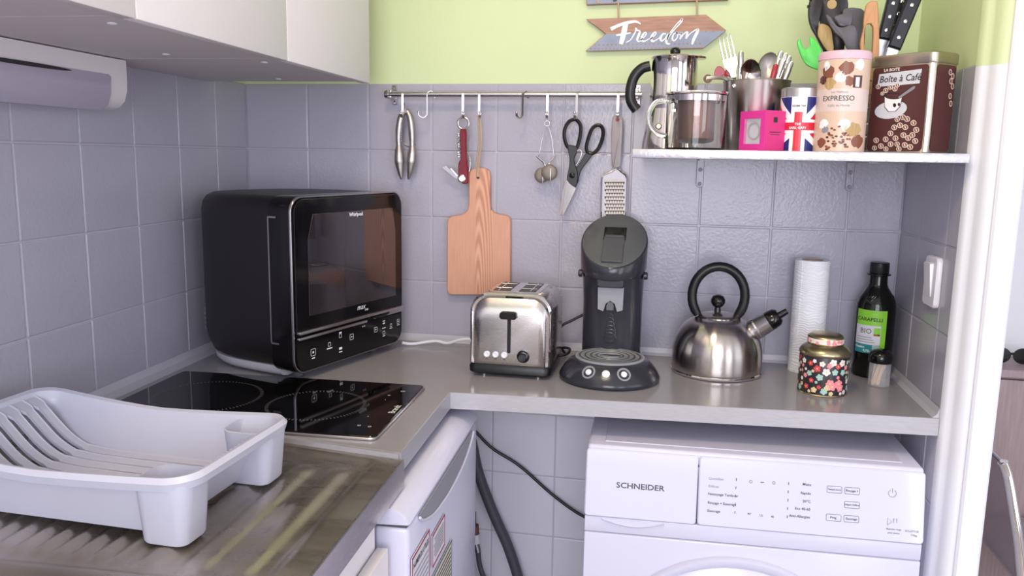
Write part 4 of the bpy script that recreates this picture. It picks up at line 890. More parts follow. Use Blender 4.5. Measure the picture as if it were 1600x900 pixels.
# ---- light switch on the right partition
lsw = thing('light_switch', 'white rocker light switch on the grey tiled partition', 'switch', Vector((RX, 0, 0))+RD*0.243+Vector((0, 0, 1.088)), RANG)
mk('plate', loft([[(x, -d, z) for x, z in rrect(0.066-2*i, 0.090-2*i, 0.009, 4, 0, 0.045)] for d, i in ((0.0005, 0), (0.007, 0), (0.0095, 0.002))]), 'white_plastic', lsw, smooth=40)
mk('rocker', loft([[(x, -0.0095-(0.0012 if z < 0.045 else 0.006), z) for x, z in rrect(0.036-2*i, 0.062-2*i, 0.003, 3, -0.004, 0.048)] if d else [(x, -0.009, z) for x, z in rrect(0.036, 0.062, 0.003, 3, -0.004, 0.048)] for d, i in ((0, 0), (1, 0.001))]), 'white_plastic', lsw, smooth=20)
# ================================================================== RAIL AND WHAT HANGS ON IT
RY = -0.034; RZ = 1.4735
xl = W(606, 150, RY).x; xr = W(1003, 147, RY).x
rl = thing('hanging_rail', 'steel kitchen rail screwed to the top row of grey tiles', 'rail', (xl, RY, RZ))
mk('tube', cyl((xl, RY, RZ), (xr, RY, RZ), 0.0058, 16), 'satin', rl, world=True)
for bx in (W(617, 148, 0).x, W(996, 150, 0).x):
    br_ = mk('bracket', join(box(bx-0.0065, bx+0.0065, -0.0022, -0.0002, RZ-0.021, RZ+0.023, 0.0008, 1), box(bx-0.005, bx+0.005, RY-0.004, -0.001, RZ-0.009, RZ+0.009, 0.002, 2)), 'satin', rl, world=True)
    mk('screw', join(*[xf(lathe([(0.004, 0), (0.0032, 0.0018), (0.0, 0.002)], 12), lambda p: (bx+p.x, -0.0022-p.z, z+p.y)) for z in (RZ-0.0155, RZ+0.0175)]), 'chrome', br_, world=True)
mk('end_cap', join(lathe([(0.0082, 0), (0.0088, 0.0015), (0.0088, 0.0045), (0.006, 0.006)], 18)) and xf(lathe([(0.0085, -0.006), (0.0092, -0.004), (0.0092, 0.002), (0.0060, 0.003)], 18), lambda p: (xl+p.z, RY+p.x, RZ+p.y)), 'satin', rl, world=True)
# S hooks: one mesh, eight hooks
hp = spline([(0, 0.0085, -0.006), (0, 0.0075, 0.0035), (0, 0.0, 0.0082), (0, -0.0075, 0.0035), (0, -0.0085, -0.008), (0, -0.0085, -0.036), (0, -0.0095, -0.044), (0, -0.017, -0.0495), (0, -0.026, -0.045), (0, -0.0275, -0.039)], 5)
def strip(pts, w, t):
    L = []
    for i, p in enumerate(pts):
        tg = (pts[min(i+1, len(pts)-1)]-pts[max(i-1, 0)]).normalized(); n = Vector((0, -tg.z, tg.y)).normalized()*t/2; s = Vector((w/2, 0, 0))
        L.append([p+s+n, p-s+n, p-s-n, p+s-n])
    return loft(L)
hk = mk('s_hook', strip(hp, 0.0050, 0.0016), 'satin', smooth=40); hkd = hk.data; bpy.data.objects.remove(hk)
ends = mk('ball', lathe([(0.0005, -0.003), (0.0026, -0.0015), (0.003, 0), (0.0026, 0.0015), (0.0005, 0.003)], 10), 'chrome'); endd = ends.data; bpy.data.objects.remove(ends)
HK = {}
for px, rz, what in ((630, 0.15, 'holding the nutcracker'), (673, -1.15, 'left empty beside the nutcracker'), (723, 0.30, 'holding the corkscrew'), (748, 0.35, 'holding the cutting board'), (821, -0.55, 'left empty between cutting board and tea infuser'), (856, 0.10, 'holding the tea infuser'), (903, -0.10, 'holding the scissors'), (966, 0.08, 'holding the grater')):
    x = W(px, 148, RY).x; o = bpy.data.objects.new('s_hook', None); COL.objects.link(o); o.empty_display_size = 0.02
    o.location = (x, RY, RZ-0.0015); o.rotation_euler = (0, 0, rz); tag(o, 'steel S hook on the rail '+what, 'hook', 'hooks on the rail')
    dup('hook_strip', hkd, (0, 0, 0), o); dup('hook_tip', endd, (0, -0.0275, -0.038), o)
    HK[px] = x

# ---- nutcracker
NY0 = -0.030
nc = thing('nutcracker', 'silver metal nutcracker hanging by its hinge from the rail', 'nutcracker', W(632, 275, NY0))
Z1 = lambda p: zz(p, 600, 160, 6.43)
def smooth2(p, n=4): return [(q.x, q.y) for q in spline([(a, b, 0) for a, b in p], n, True)]
la = smooth2(tr(Z1([(200, 75), (165, 120), (140, 220), (128, 330), (122, 420), (105, 490), (110, 600), (140, 710), (168, 772), (190, 760), (202, 650), (195, 530), (168, 450), (185, 400), (180, 300), (195, 200), (215, 120)]), NY0))
ra = smooth2(tr(Z1([(225, 68), (262, 90), (292, 200), (303, 330), (306, 420), (325, 500), (318, 600), (285, 710), (252, 772), (233, 750), (228, 640), (245, 520), (272, 450), (262, 390), (258, 340), (266, 290), (252, 220), (245, 140)]), NY0))
def nut_arm(path, rad):
    P = spline([W(*Z1([q])[0], NY0) for q in path], 5); n = len(P); rr = []
    for i in range(n):
        j = i/(n-1)*(len(rad)-1); k = min(int(j), len(rad)-2); rr.append((rad[k]+(rad[k+1]-rad[k])*(j-k))/6.43/700)
    return tube(P, 0.004, 12, radii=rr)
NR = [26, 34, 38, 34, 28, 46, 54, 34, 9]
mk('arm', nut_arm([(206, 80), (172, 150), (155, 250), (148, 350), (150, 425), (152, 500), (156, 590), (165, 690), (176, 772)], NR), 'old_metal', nc, world=True, smooth=85)
mk('arm', nut_arm([(228, 80), (262, 150), (278, 250), (284, 350), (284, 425), (284, 500), (276, 590), (262, 690), (246, 772)], NR), 'old_metal', nc, world=True, smooth=85)
c = W(632.5, 174, NY0); mk('hinge', xf(lathe([(0.0055, -0.008), (0.0065, -0.006), (0.0065, 0.006), (0.0055, 0.008)], 16), lambda p: (c.x+p.x, c.y+p.z, c.z+p.y)), 'chrome', nc, world=True)
def teeth(pts): return join(*[xf(lathe([(0.0016, -0.007), (0.0016, 0.007)], 6), lambda p: (q[0]+p.x, NY0+p.z, q[1]+p.y)) for q in tr(Z1(pts), NY0)])
mk('jaw_teeth', teeth([(183, 210+k*22) for k in range(9)]), 'old_metal', nc, world=True)
mk('cross_link', tube([Vector((*tr(Z1([q]), NY0)[0], 0)).xzy for q in ((165, 415), (200, 438), (240, 438), (275, 415))], 0.0022, 8), 'old_metal', nc, world=True)
c = W(631, 168, NY0); mk('hanging_ring', tube([(c.x, c.y-0.004+0.008*cos(a), c.z+0.004+0.008*sin(a)) for a in [2*pi*k/20 for k in range(20)]], 0.0012, 6, closed=True), 'satin', nc, world=True)

# ---- corkscrew
CY0 = -0.030
ck = thing('corkscrew', 'waiter corkscrew with dark red handle hanging from the rail', 'corkscrew', W(722, 285, CY0))
hb_ = smooth2(tr(Z1([(770, 278), (828, 278), (832, 400), (834, 520), (845, 640), (852, 780), (842, 812), (800, 816), (765, 780), (752, 700), (754, 610), (776, 560), (771, 420)]), CY0), 3)
mk('handle', prism(hb_, CY0+0.006, CY0-0.006, 0.002), 'dark_red', ck, world=True, smooth=40)
c = W(724, 192.5, CY0); mk('ring', tube([(c.x+0.0125*cos(a), c.y, c.z+0.0125*sin(a)) for a in [2*pi*k/28 for k in range(28)]], 0.0024, 8, closed=True), 'satin', ck, world=True)
p0 = W(716.5, 207, CY0); p1 = W(717, 246, CY0)
mk('screw', tube([p0.lerp(p1, t)+Vector((0.0034*cos(2*pi*6*t), 0.0034*sin(2*pi*6*t), 0)) for t in [k/72 for k in range(73)]], 0.0011, 6), 'chrome', ck, world=True)
mk('lever', tube(spline([W(730, 238, CY0), W(734, 246, CY0), W(734.5, 258, CY0), W(733, 268, CY0)], 5), 0.0022, 8, flat=0.6), 'chrome', ck, world=True)
mk('foil_blade', prism(tr(Z1([(580, 655), (625, 632), (640, 650), (745, 745), (735, 775), (690, 745)]), CY0), CY0-0.0005, CY0+0.0010, 0.0003), 'satin', ck, world=True, smooth=0)
mk('second_arm', prism(tr(Z1([(665, 665), (680, 660), (750, 735), (735, 750)]), CY0), CY0-0.003, CY0-0.0012, 0.0003), 'chrome', ck, world=True, smooth=0)
c = W(722.5, 279, CY0); mk('pivot', xf(lathe([(0.0085, 0), (0.0085, 0.002), (0.0065, 0.003), (0.006, 0.002), (0.0, 0.002)], 20), lambda p: (c.x+p.x, c.y-0.0055-p.z, c.z+p.y)), 'chrome', ck, world=True)

# ---- cutting board
BY = -0.012
Z2 = lambda p: zz(p, 580, 120, 2.5)
bp_ = [(389, 368), (401, 359), (425, 355), (450, 359), (462, 368), (466, 382), (466, 500), (470, 518), (480, 530), (498, 537), (522, 540), (538, 546), (546, 560), (545, 828), (540, 843), (526, 850), (318, 850), (304, 844), (299, 830), (300, 568), (304, 553), (316, 545), (348, 540), (368, 532), (380, 518), (384, 500), (384, 382)]
bpl = tr(Z2(bp_), BY); bc_ = W(749, 398, BY)
cb = thing('cutting_board', 'beech cutting board with handle hanging from the rail by a string', 'cutting board', (bc_.x, BY, min(q[1] for q in bpl)))
mk('board', prism(bpl, BY+0.008, BY-0.008, 0.002), 'wood_board', cb, world=True, smooth=35)
hc = W(748.4, 277, BY); mk('hole', xf(lathe([(0.0035, 0), (0.0035, 0.0006)], 14), lambda p: (hc.x+p.x, BY-0.0079-p.z, hc.z+p.y)), 'black_plastic', cb, world=True, smooth=0)
hx_ = W(748, 184, -0.05); top = Vector((hx_.x+0.001, -0.052, hx_.z))
def cordpts(dx): return spline([top, top+Vector((dx*0.9, 0.006, -0.012)), top+Vector((dx*1.2, 0.012, -0.05)), Vector((hc.x+dx, BY-0.012, hc.z+0.03)), Vector((hc.x+dx*0.5, BY-0.0095, hc.z+0.001))], 5)
mk('string', join(tube(cordpts(-0.0020), 0.0019, 6), tube(cordpts(0.0024), 0.0019, 6), tube(spline([top+Vector((-0.012, 0, 0.006)), top+Vector((-0.004, -0.001, 0.003)), top], 4), 0.0010, 6)), 'rope', cb, world=True)

# ---- tea infuser tongs
IY = -0.034
ti = thing('tea_infuser', 'wire-handled tea infuser tongs with grey mesh ball hanging from the rail', 'tea infuser', W(852, 287, IY))
c = W(855, 193, IY); mk('spring_loop', tube([(c.x+0.0055*cos(a), c.y, c.z+0.0055*sin(a)) for a in [2*pi*k/20 for k in range(20)]], 0.0013, 6, closed=True), 'satin', ti, world=True)
for pts in ([(853, 198), (848, 215), (843, 240), (841, 246), (848, 252), (853, 262)], [(857, 198), (862, 215), (865, 242), (863, 250), (857, 256), (855, 264)]):
    mk('wire_arm', tube(spline([W(a, b, IY+0.002*(i % 2)) for i, (a, b) in enumerate(pts)], 4), 0.0011, 6), 'satin', ti, world=True)
for pts in ([(839, 244), (845, 250), (850, 254), (852, 262)], [(867, 242), (862, 250), (858, 254), (856, 262)]):
    mk('grip', tube(spline([W(a, b, IY-0.003) for a, b in pts], 4), 0.0022, 8), 'chrome', ti, world=True)
for (px, py, r, dy, w) in ((846.5, 274, 0.0165, 0.006, 0.008), (858.5, 269.5, 0.0178, -0.006, 0.009)):
    c = W(px, py, IY+dy)
    mk('mesh_cup', xf(lathe([(r, 0.0), (r*0.97, w*0.4), (r*0.8, w*0.75), (r*0.45, w*0.97), (0.0005, w)], 24), lambda p: (c.x+p.x, c.y-p.z, c.z+p.y)), 'mesh_grey', ti, world=True, smooth=60)
    mk('clasp', box(c.x+0.0025, c.x+0.0045, c.y-w-0.001, c.y, c.z-r-0.002, c.z+r*0.5, 0.0006), 'satin', ti, world=True)

# ---- kitchen scissors
SY = -0.032
sc_ = thing('scissors', 'kitchen scissors with black handles hanging from the rail', 'scissors', W(890, 335, SY))
def wl(pts, y): return [W(a, b, y) for a, b in Z2(pts)]
l1 = wl([(800, 168), (816, 186), (818, 215), (812, 250), (803, 276), (786, 282), (766, 272), (755, 240), (756, 205), (770, 178), (786, 168)], SY)
mk('finger_loop', tube(spline(l1, 4, True), 0.0040, 8, closed=True), 'black_plastic', sc_, world=True)
l2 = wl([(880, 190), (897, 192), (906, 212), (902, 245), (886, 282), (864, 300), (846, 296), (840, 276), (848, 240), (862, 204)], SY+0.002)
mk('finger_loop', tube(spline(l2, 4, True), 0.0040, 8, closed=True), 'black_plastic', sc_, world=True)
mk('handle_arm', prism(smooth2(tr(Z2([(768, 270), (800, 272), (806, 290), (794, 320), (800, 350), (808, 380), (800, 430), (766, 404), (772, 360), (776, 320)]), SY), 3), SY+0.003, SY-0.004, 0.0012), 'black_plastic', sc_, world=True, smooth=40)
mk('handle_arm', prism(smooth2(tr(Z2([(846, 290), (866, 300), (846, 330), (818, 370), (802, 425), (770, 405), (790, 372), (806, 350), (824, 320)]), SY), 3), SY+0.005, SY-0.001, 0.0012), 'black_plastic', sc_, world=True, smooth=40)
mk('blade', prism(tr(Z2([(764, 400), (800, 436), (796, 446), (752, 541), (745, 538), (752, 470)]), SY), SY+0.0005, SY-0.0015, 0.0004), 'chrome', sc_, world=True, smooth=0)
mk('blade', prism(tr(Z2([(760, 402), (772, 412), (750, 500), (743, 542), (735, 540), (744, 460)]), SY), SY+0.003, SY+0.001, 0.0004), 'chrome', sc_, world=True, smooth=0)
c = W(*Z2([(786, 385)])[0], SY); mk('rivet', xf(lathe([(0.0064, 0), (0.0064, 0.0015), (0.0045, 0.003), (0.0, 0.0035)], 18), lambda p: (c.x+p.x, c.y-0.0035-p.z, c.z+p.y)), 'black_gloss', sc_, world=True)
mk('bottle_opener', tube(spline(wl([(792, 320), (800, 298), (812, 285), (822, 292), (820, 310), (806, 338), (796, 345)], SY+0.001), 4, True), 0.0013, 6, closed=True), 'chrome', sc_, world=True)

# ---- hand grater
GY = -0.030
gt = thing('hand_grater', 'steel hand grater with grey handle hanging behind the coffee machine', 'grater', W(960, 400, GY))
mk('handle', prism(smooth2(tr(Z2([(945, 156), (962, 150), (978, 154), (985, 175), (983, 240), (976, 330), (970, 354), (950, 356), (941, 350), (938, 280), (939, 200)]), GY), 3), GY+0.006, GY-0.006, 0.0025), 'grip_grey', gt, world=True, smooth=45)
c = W(*Z2([(963, 168)])[0], GY); mk('hanging_eye', xf(lathe([(0.0042, 0), (0.0042, 0.0012), (0.002, 0.0014), (0.0, 0.0006)], 16), lambda p: (c.x+p.x, c.y-0.0058-p.z, c.z+p.y)), 'red', gt, world=True)
gp_ = [(952, 362), (966, 362), (992, 384), (998, 400), (990, 720), (894, 720), (902, 400), (910, 386)]
mk('plate', prism(tr(Z2(gp_), GY), GY+0.0008, GY-0.0008, 0.0003), 'grater_steel', gt, world=True, smooth=0)
mk('wire_frame', tube([W(a, b, GY) for a, b in Z2([(957, 350), (957, 358), (940, 370), (908, 384), (901, 400), (893, 722), (991, 722), (1000, 400), (994, 384), (976, 370), (963, 358), (963, 350)])], 0.0024, 8), 'chrome', gt, world=True)
def tooth(px, py):
    c = W(*Z2([(px, py)])[0], GY); w = 0.0023; h = 0.0026
    a = [(c.x-w, GY-0.0009, c.z+h), (c.x+w, GY-0.0009, c.z+h), (c.x+w*0.7, GY-0.0035, c.z-h), (c.x-w*0.7, GY-0.0035, c.z-h), (c.x, GY-0.0009, c.z+h*1.6)]
    return a, [(0, 1, 2, 3), (0, 4, 1)]
def pit(px, py):
    c = W(*Z2([(px, py)])[0], GY); w = 0.0027; h = 0.0026; z = c.z-0.0050
    return [(c.x-w, GY-0.0010, z+h), (c.x+w, GY-0.0010, z+h), (c.x+w*0.6, GY-0.0010, z-h), (c.x-w*0.6, GY-0.0010, z-h)], [(0, 1, 2, 3)]
tt_ = [(916+k*10+(5 if r % 2 else 0), 406+r*14) for r in range(22) for k in range(8 if r % 2 == 0 else 7)]
o = mk('teeth', join(*[tooth(a, b) for a, b in tt_]), 'grater_steel', gt, world=True, smooth=0); o['kind'] = 'stuff'
o = mk('tooth_openings', join(*[pit(a, b) for a, b in tt_]), 'black_plastic', gt, world=True, smooth=0); o['kind'] = 'stuff'

# ================================================================== SIGN
GY2 = -0.008
Z3 = lambda p: zz(p, 900, 0, 6.4)
sg = thing('arrow_sign', 'arrow-shaped wooden sign with white Freedom lettering on the green wall', 'sign', W(1020, 80, GY2))
arrow = tr(Z3([(105, 195), (1300, 150), (1500, 305), (1275, 480), (100, 512), (300, 340)]), GY2)
mk('board', prism(arrow, -0.0005, -0.0125, 0.0006), 'sign_wood', sg, world=True, smooth=0)
mk('painted_half', prism(tr(Z3([(300, 342), (720, 322), (1496, 308), (1275, 478), (106, 510)]), GY2-0.005), -0.0120, -0.0131, 0), 'blue_slate', sg, world=True, smooth=0)
tri = []
for r, (y0, n) in enumerate(((322, 14), (450, 26), (490, 30))):
    for k in range(n):
        x = (400+k*75 if r == 0 else 190+k*42 if r == 1 else 150+k*38); yy = y0-(x-300)*0.012+(8 if r == 0 else 0)
        if r == 0 and x > 1440: continue
        if r > 0 and x > 1270-(0 if r == 1 else 10): continue
        a = tr(Z3([(x-13, yy-10), (x+13, yy-10), (x, yy+10)]), -0.0133); tri.append(([(p, -0.0133, q) for p, q in a], [(0, 1, 2)]))
flatprint('painted_triangles', join(*tri), 'sign_wood', sg, world=True)
def brush(pts, wid, y):
    P = spline([(a, b, 0) for a, b in pts], 6); n = len(P); V = []; F = []
    for i, p in enumerate(P):
        t = (P[min(i+1, n-1)]-P[max(i-1, 0)]).normalized(); k = i/(n-1); j = k*(len(wid)-1); j0 = int(min(j, len(wid)-2)); w = 1.2*(wid[j0]+(wid[j0+1]-wid[j0])*(j-j0))
        nn = Vector((-t.y, t.x, 0))*w/2
        for q in (p+nn, p-nn): ww = W(900+q.x/6.4, q.y/6.4, y); V.append((ww.x, y, ww.z))
    for i in range(n-1): F.append((2*i, 2*i+1, 2*i+3, 2*i+2))
    return V, F
S = [([(348, 292), (400, 266), (470, 238), (540, 222), (600, 216), (648, 240)], [34, 26, 26, 26, 20, 10]), ([(500, 228), (484, 300), (466, 380), (448, 442)], [40, 46, 42, 30]), ([(402, 352), (470, 342), (548, 328)], [14, 20, 10]),
     ([(500, 424), (545, 398), (582, 340), (606, 288), (588, 284)], [8, 9, 12, 12, 8]), ([(590, 300), (636, 312), (628, 350), (612, 396), (630, 416), (660, 396)], [10, 16, 22, 18, 10, 7]),
     ([(648, 402), (690, 362), (702, 332), (684, 328), (658, 372), (664, 410), (700, 406), (748, 376)], [8, 10, 12, 14, 22, 18, 10, 7]), ([(738, 398), (788, 352), (800, 326), (780, 328), (754, 372), (762, 410), (798, 402), (850, 366)], [8, 10, 12, 14, 22, 18, 10, 7]),
     ([(900, 342), (872, 338), (846, 378), (854, 408), (886, 390), (920, 338)], [10, 14, 22, 16, 10, 9]), ([(908, 400), (940, 330), (1000, 250), (1046, 204), (1062, 190), (1050, 224), (990, 290), (936, 350), (904, 404), (912, 436), (944, 438)], [8, 9, 10, 12, 16, 12, 10, 16, 22, 18, 8]),
     ([(1006, 322), (974, 346), (964, 392), (984, 406), (1014, 372), (1014, 334), (1000, 322), (1040, 352)], [8, 12, 16, 12, 10, 10, 8, 7]), ([(1040, 352), (1062, 330), (1050, 366), (1038, 394)], [7, 14, 18, 12]), ([(1042, 388), (1080, 340), (1108, 318), (1112, 340), (1100, 388)], [7, 9, 12, 22, 16]), ([(1104, 382), (1150, 330), (1218, 290), (1212, 322), (1178, 392), (1160, 446)], [7, 9, 14, 26, 26, 14])]
for i, (q, w) in enumerate(S): flatprint('lettering', brush(q, w, -0.0136-0.00008*i), 'white_print', sg, world=True)
us = thing('plank_sign', 'upper wooden sign plank on the green wall from which the arrow sign hangs', 'sign', W(1020, 5, GY2))
up = tr(Z3([(105, 50), (1520, 2), (1560, -260), (105, -220)]), GY2)
mk('board', prism(up, -0.0005, -0.0125, 0.0006), 'sign_wood', us, world=True, smooth=0)
mk('painted_half', prism(tr(Z3([(110, 40), (1000, 10), (1000, -60), (110, -60)]), GY2-0.005), -0.0120, -0.0131, 0), 'blue_slate', us, world=True, smooth=0)
mk('lettering', brush([(370, 5), (395, 2), (405, -20)], [20, 22, 20], -0.0136), 'tin_black', us, world=True, smooth=0)
for a, b0, b1 in ((425, 30, 190), (1208, 0, 165)):
    p0 = W(900+a/6.4, b0/6.4, -0.007); p1 = W(900+a/6.4, b1/6.4, -0.007)
    mk('rope', tube([(p0.x, -0.0145, p0.z+0.002), (p0.x, -0.0145, p0.z), (p1.x, -0.0145, p1.z+0.004), (p1.x, -0.012, p1.z)], 0.0018, 6), 'rope', us, world=True)
p0 = W(900+220/6.4, 2/6.4, -0.014); mk('rope_wrap', box(p0.x-0.003, p0.x+0.003, -0.0145, -0.0005, p0.z-0.006, p0.z+0.06, 0.001), 'rope', us, world=True)

# ================================================================== SHELF
SZ = 1.3575; ST = 0.0155; sx0 = 0.928; sx1 = 1.4665; SF = -0.366
sh = thing('wall_shelf', 'grey metal-faced shelf fixed to the tiled wall', 'shelf', ((sx0+sx1)/2, -0.18, SZ-ST))
mk('board', box(sx0, sx1-0.0035, SF, -0.0015, SZ-ST, SZ, 0.0012, 2), 'shelf_steel', sh, world=True, smooth=30)
for px in (1094, 1328):
    q = W(px, 270, 0)
    b_ = mk('bracket', join(prism([(q.x+a, SZ-ST-0.0605+b) for a, b in [(-0.0078, 0.060), (0.0078, 0.060)] + [(0.0078*cos(t), 0.0078*sin(t)+0.0078) for t in [-pi*k/8 for k in range(9)]]], -0.0002, -0.0052, 0.0012), box(q.x-0.0075, q.x+0.0075, -0.20, -0.001, SZ-ST-0.0028, SZ-ST-0.0004)), 'grey_tile', sh, world=True, smooth=30)
    mk('screw', join(*[xf(lathe([(0.0045, 0), (0.0038, 0.0016), (0.0014, 0.0018), (0.0, 0.001)], 14), lambda p: (q.x+p.x, -0.0052-p.z, z+p.y)) for z in (SZ-ST-0.0525, SZ-ST-0.022)]), 'mid_grey', b_, world=True)

def base(px, y): q = W(px, 234, y); return Vector((q.x, y, SZ))
def zat(px, py, y): return W(px, py, y).z-SZ
# ---- steel moka pot
mp_ = base(1048, -0.175); mkp = thing('coffee_pot', 'polished steel stovetop coffee pot with black handle on the shelf', 'coffee pot', mp_)
zt = zat(1048, 92, -0.175)
mk('boiler', lathe([(0.052, 0), (0.056, 0.003), (0.0555, 0.012), (0.046, 0.070), (0.045, 0.078)], 40), 'chrome', mkp, smooth=40)
mk('jug', lathe([(0.0445, 0.078), (0.0450, 0.082), (0.0435, 0.13), (0.0430, zt-0.002), (0.0445, zt)], 40), 'chrome', mkp, smooth=40)
ldm = mk('lid', loft([[(r*cos(a)*(1.0+(0.30 if abs(a) < 0.4 and r > 0.03 else 0)), r*sin(a), z) for a in [-pi+2*pi*(k+0.5)/40 for k in range(40)]] for r, z in ((0.0445, zt-0.001), (0.0455, zt+0.002), (0.040, zt+0.0045), (0.018, zt+0.0065), (0.001, zt+0.007))], True, False), 'chrome', mkp, smooth=50)
mk('lid_knob', lathe([(0.006, zt+0.006), (0.0095, zt+0.010), (0.010, zt+0.015), (0.007, zt+0.020), (0.001, zt+0.0215)], 20), 'black_gloss', ldm, smooth=60)
hq = [(1016, 103), (1003, 107), (991, 120), (985, 140), (986, 158), (995, 172)]
mk('handle', tube(spline([W(a, b, -0.185) for a, b in hq], 5), 0.009, 12, radii=None, flat=1.1), 'black_plastic', mkp, world=True)
mk('safety_valve', xf(lathe([(0.006, 0), (0.006, 0.003), (0.004, 0.005), (0.0, 0.005)], 14), lambda p: (-0.024+p.x, -0.044-p.z, 0.044+p.y)), 'gold', mkp)
# ---- glass cafetiere cup
gb = base(1085, -0.292); gc = thing('glass_cafetiere', 'glass coffee maker with steel lid and clear handle on the shelf', 'coffee maker', gb)
gh = zat(1085, 148, -0.292); gr_ = 0.0525
mk('beaker', lathe([(gr_-0.002, 0), (gr_, 0.003), (gr_, gh-0.002), (gr_-0.002, gh-0.001), (gr_-0.0022, 0.004)], 40), 'glass', gc, smooth=40)
mk('lid', lathe([(gr_+0.001, gh-0.001), (gr_+0.0025, gh+0.001), (gr_+0.002, gh+0.0035), (gr_-0.010, gh+0.0050), (0.010, gh+0.006), (0.0005, gh+0.006)], 40), 'chrome', gc, smooth=40)
mk('filter', lathe([(0.032, 0.022), (0.033, 0.024), (0.033, gh-0.002), (0.045, gh-0.0015)], 32, cap1=False), 'brown_glass', gc, smooth=40)
mk('filter_band', lathe([(gr_-0.004, gh-0.012), (gr_-0.0035, gh-0.002)], 32, cap0=False, cap1=False), 'chrome', gc)
mk('handle', tube(spline([W(a, b, -0.318) for a, b in ((1050, 158), (1036, 157), (1022, 162), (1014, 178), (1016, 196), (1026, 208), (1041, 213))], 5), 0.0048, 10), 'glass', gc, world=True)
# ---- cutlery bucket
cbk = base(1176, -0.205); bk = thing('cutlery_bucket', 'small galvanised bucket full of cutlery on the shelf', 'bucket', cbk)
bh = zat(1176, 127, -0.205)
mk('wall', lathe([(0.050, 0), (0.051, 0.002), (0.0600, bh-0.003), (0.0612, bh-0.001), (0.0605, bh), (0.0588, bh-0.001), (0.0498, 0.003)], 44), 'steel_spun', bk, smooth=50)
for a in (-0.80, pi-0.8):
    mk('rivet', xf(lathe([(0.0045, 0), (0.0045, 0.001), (0.003, 0.003), (0.0, 0.0035)], 14), lambda p: (0.0588*sin(a)+p.x, -0.0588*cos(a)-p.z*1.0, bh-0.012+p.y)), 'chrome', bk)
BKC = cbk+Vector((0, 0, 0))
def handle_to(pxt, pyt, yt, bx, by):
    top = W(pxt, pyt, yt); bot = cbk+Vector((bx, by, 0.006)); return bot, top
def cutlery(name, label, pxt, pyt, yt, bx, by, kind, m='chrome'):
    b, t = handle_to(pxt, pyt, yt, bx, by); o = thing(name, label, name.split('_')[-1], b, 0, 'cutlery in the bucket')
    ax = (t-b).normalized(); L = (t-b).length; side = ax.cross(Vector((0, 1, 0))).normalized(); nrm = side.cross(ax).normalized()
    pt_ = lambda u, s, n=0.0: b+ax*u+side*s+nrm*n
    if kind == 'fork':
        mk('handle', loft([[pt_(u, -w), pt_(u, w), pt_(u, w, 0.002), pt_(u, -w, 0.002)] for u, w in ((0, 0.008), (L*0.35, 0.005), (L*0.62, 0.0035), (L*0.70, 0.006))]), m, o, world=True)
        mk('head', loft([[pt_(u, -w, k), pt_(u, w, k), pt_(u, w, k+0.002), pt_(u, -w, k+0.002)] for u, w, k in ((L*0.69, 0.006, 0), (L*0.74, 0.0115, 0.001), (L*0.80, 0.0125, 0.002))]), m, o, world=True)
        for q in range(4):
            s = -0.0105+0.007*q; mk('tine', tube([pt_(L*0.795, s, 0.003), pt_(L*0.90, s, 0.003), pt_(L, s*0.95, 0.001)], 0.0018, 6, radii=[0.0021, 0.0017, 0.0008]), m, o, world=True)
    elif kind == 'spoon':
        mk('handle', loft([[pt_(u, -w), pt_(u, w), pt_(u, w, 0.002), pt_(u, -w, 0.002)] for u, w in ((0, 0.008), (L*0.4, 0.005), (L*0.72, 0.0035))]), m, o, world=True)
        c = pt_(L-0.026, 0); g = []
        rr = [(0.0005, -0.008), (0.4, -0.0074), (0.75, -0.005), (1.0, 0.0), (0.96, 0.0012), (0.72, -0.0035), (0.0005, -0.0065)]
        mk('bowl', loft([[c+ax*(0.0265*r*cos(a))+side*(0.0185*r*sin(a))-nrm*z for a in [2*pi*k/24 for k in range(24)]] for r, z in rr], False, False), m, o, world=True, smooth=60)
    else:
        w0, th = (0.006, 0.0022)
        mk('handle', loft([[pt_(u, -w), pt_(u, -w*0.6, th), pt_(u, w*0.6, th), pt_(u, w), pt_(u, w*0.6, -th), pt_(u, -w*0.6, -th)] for u, w in ((L*0.45, 0.003), (L*0.6, 0.0032), (L*0.9, 0.0052), (L*0.985, 0.0046), (L, 0.002))]), m, o, world=True, smooth=50)
        mk('blade', loft([[pt_(u, -w), pt_(u, w), pt_(u, w, 0.001), pt_(u, -w, 0.001)] for u, w in ((0, 0.002), (L*0.05, 0.0042), (L*0.45, 0.0035))]), 'satin', o, world=True, smooth=0)
    return o
cutlery('fork', 'steel fork standing tines up in the bucket', 1132, 55, -0.225, -0.005, 0.01, 'fork')
cutlery('spoon', 'large steel spoon with bowl towards the room in the bucket', 1172, 92, -0.235, 0.0, 0.0, 'spoon')
cutlery('spoon', 'dark steel spoon leaning right in the bucket', 1207, 82, -0.200, -0.02, 0.0, 'spoon', 'old_metal')
for k, (a, b) in enumerate(((1214, 86), (1221, 80), (1228, 83), (1234, 87), (1218, 92), (1237, 96), (1228, 98))):
    yk = -0.190-0.013*(k % 3)-0.004*(k//3); xk = (W(a, b, yk).x-cbk.x)
    cutlery('table_knife', 'steel table knife standing handle up against the right rim of the bucket', a, b, yk, xk-0.046, (yk+0.205)*0.9, 'h', 'satin' if k % 2 else 'chrome')
cutlery('table_knife', 'slim steel table knife standing handle up behind the fork in the bucket', 1158, 80, -0.172, -0.026, 0.030, 'h', 'satin')
cutlery('table_knife', 'red-handled table knife leaning between spoon and steel handles in the bucket', 1213, 100, -0.243, 0.0, -0.036, 'h', 'red')
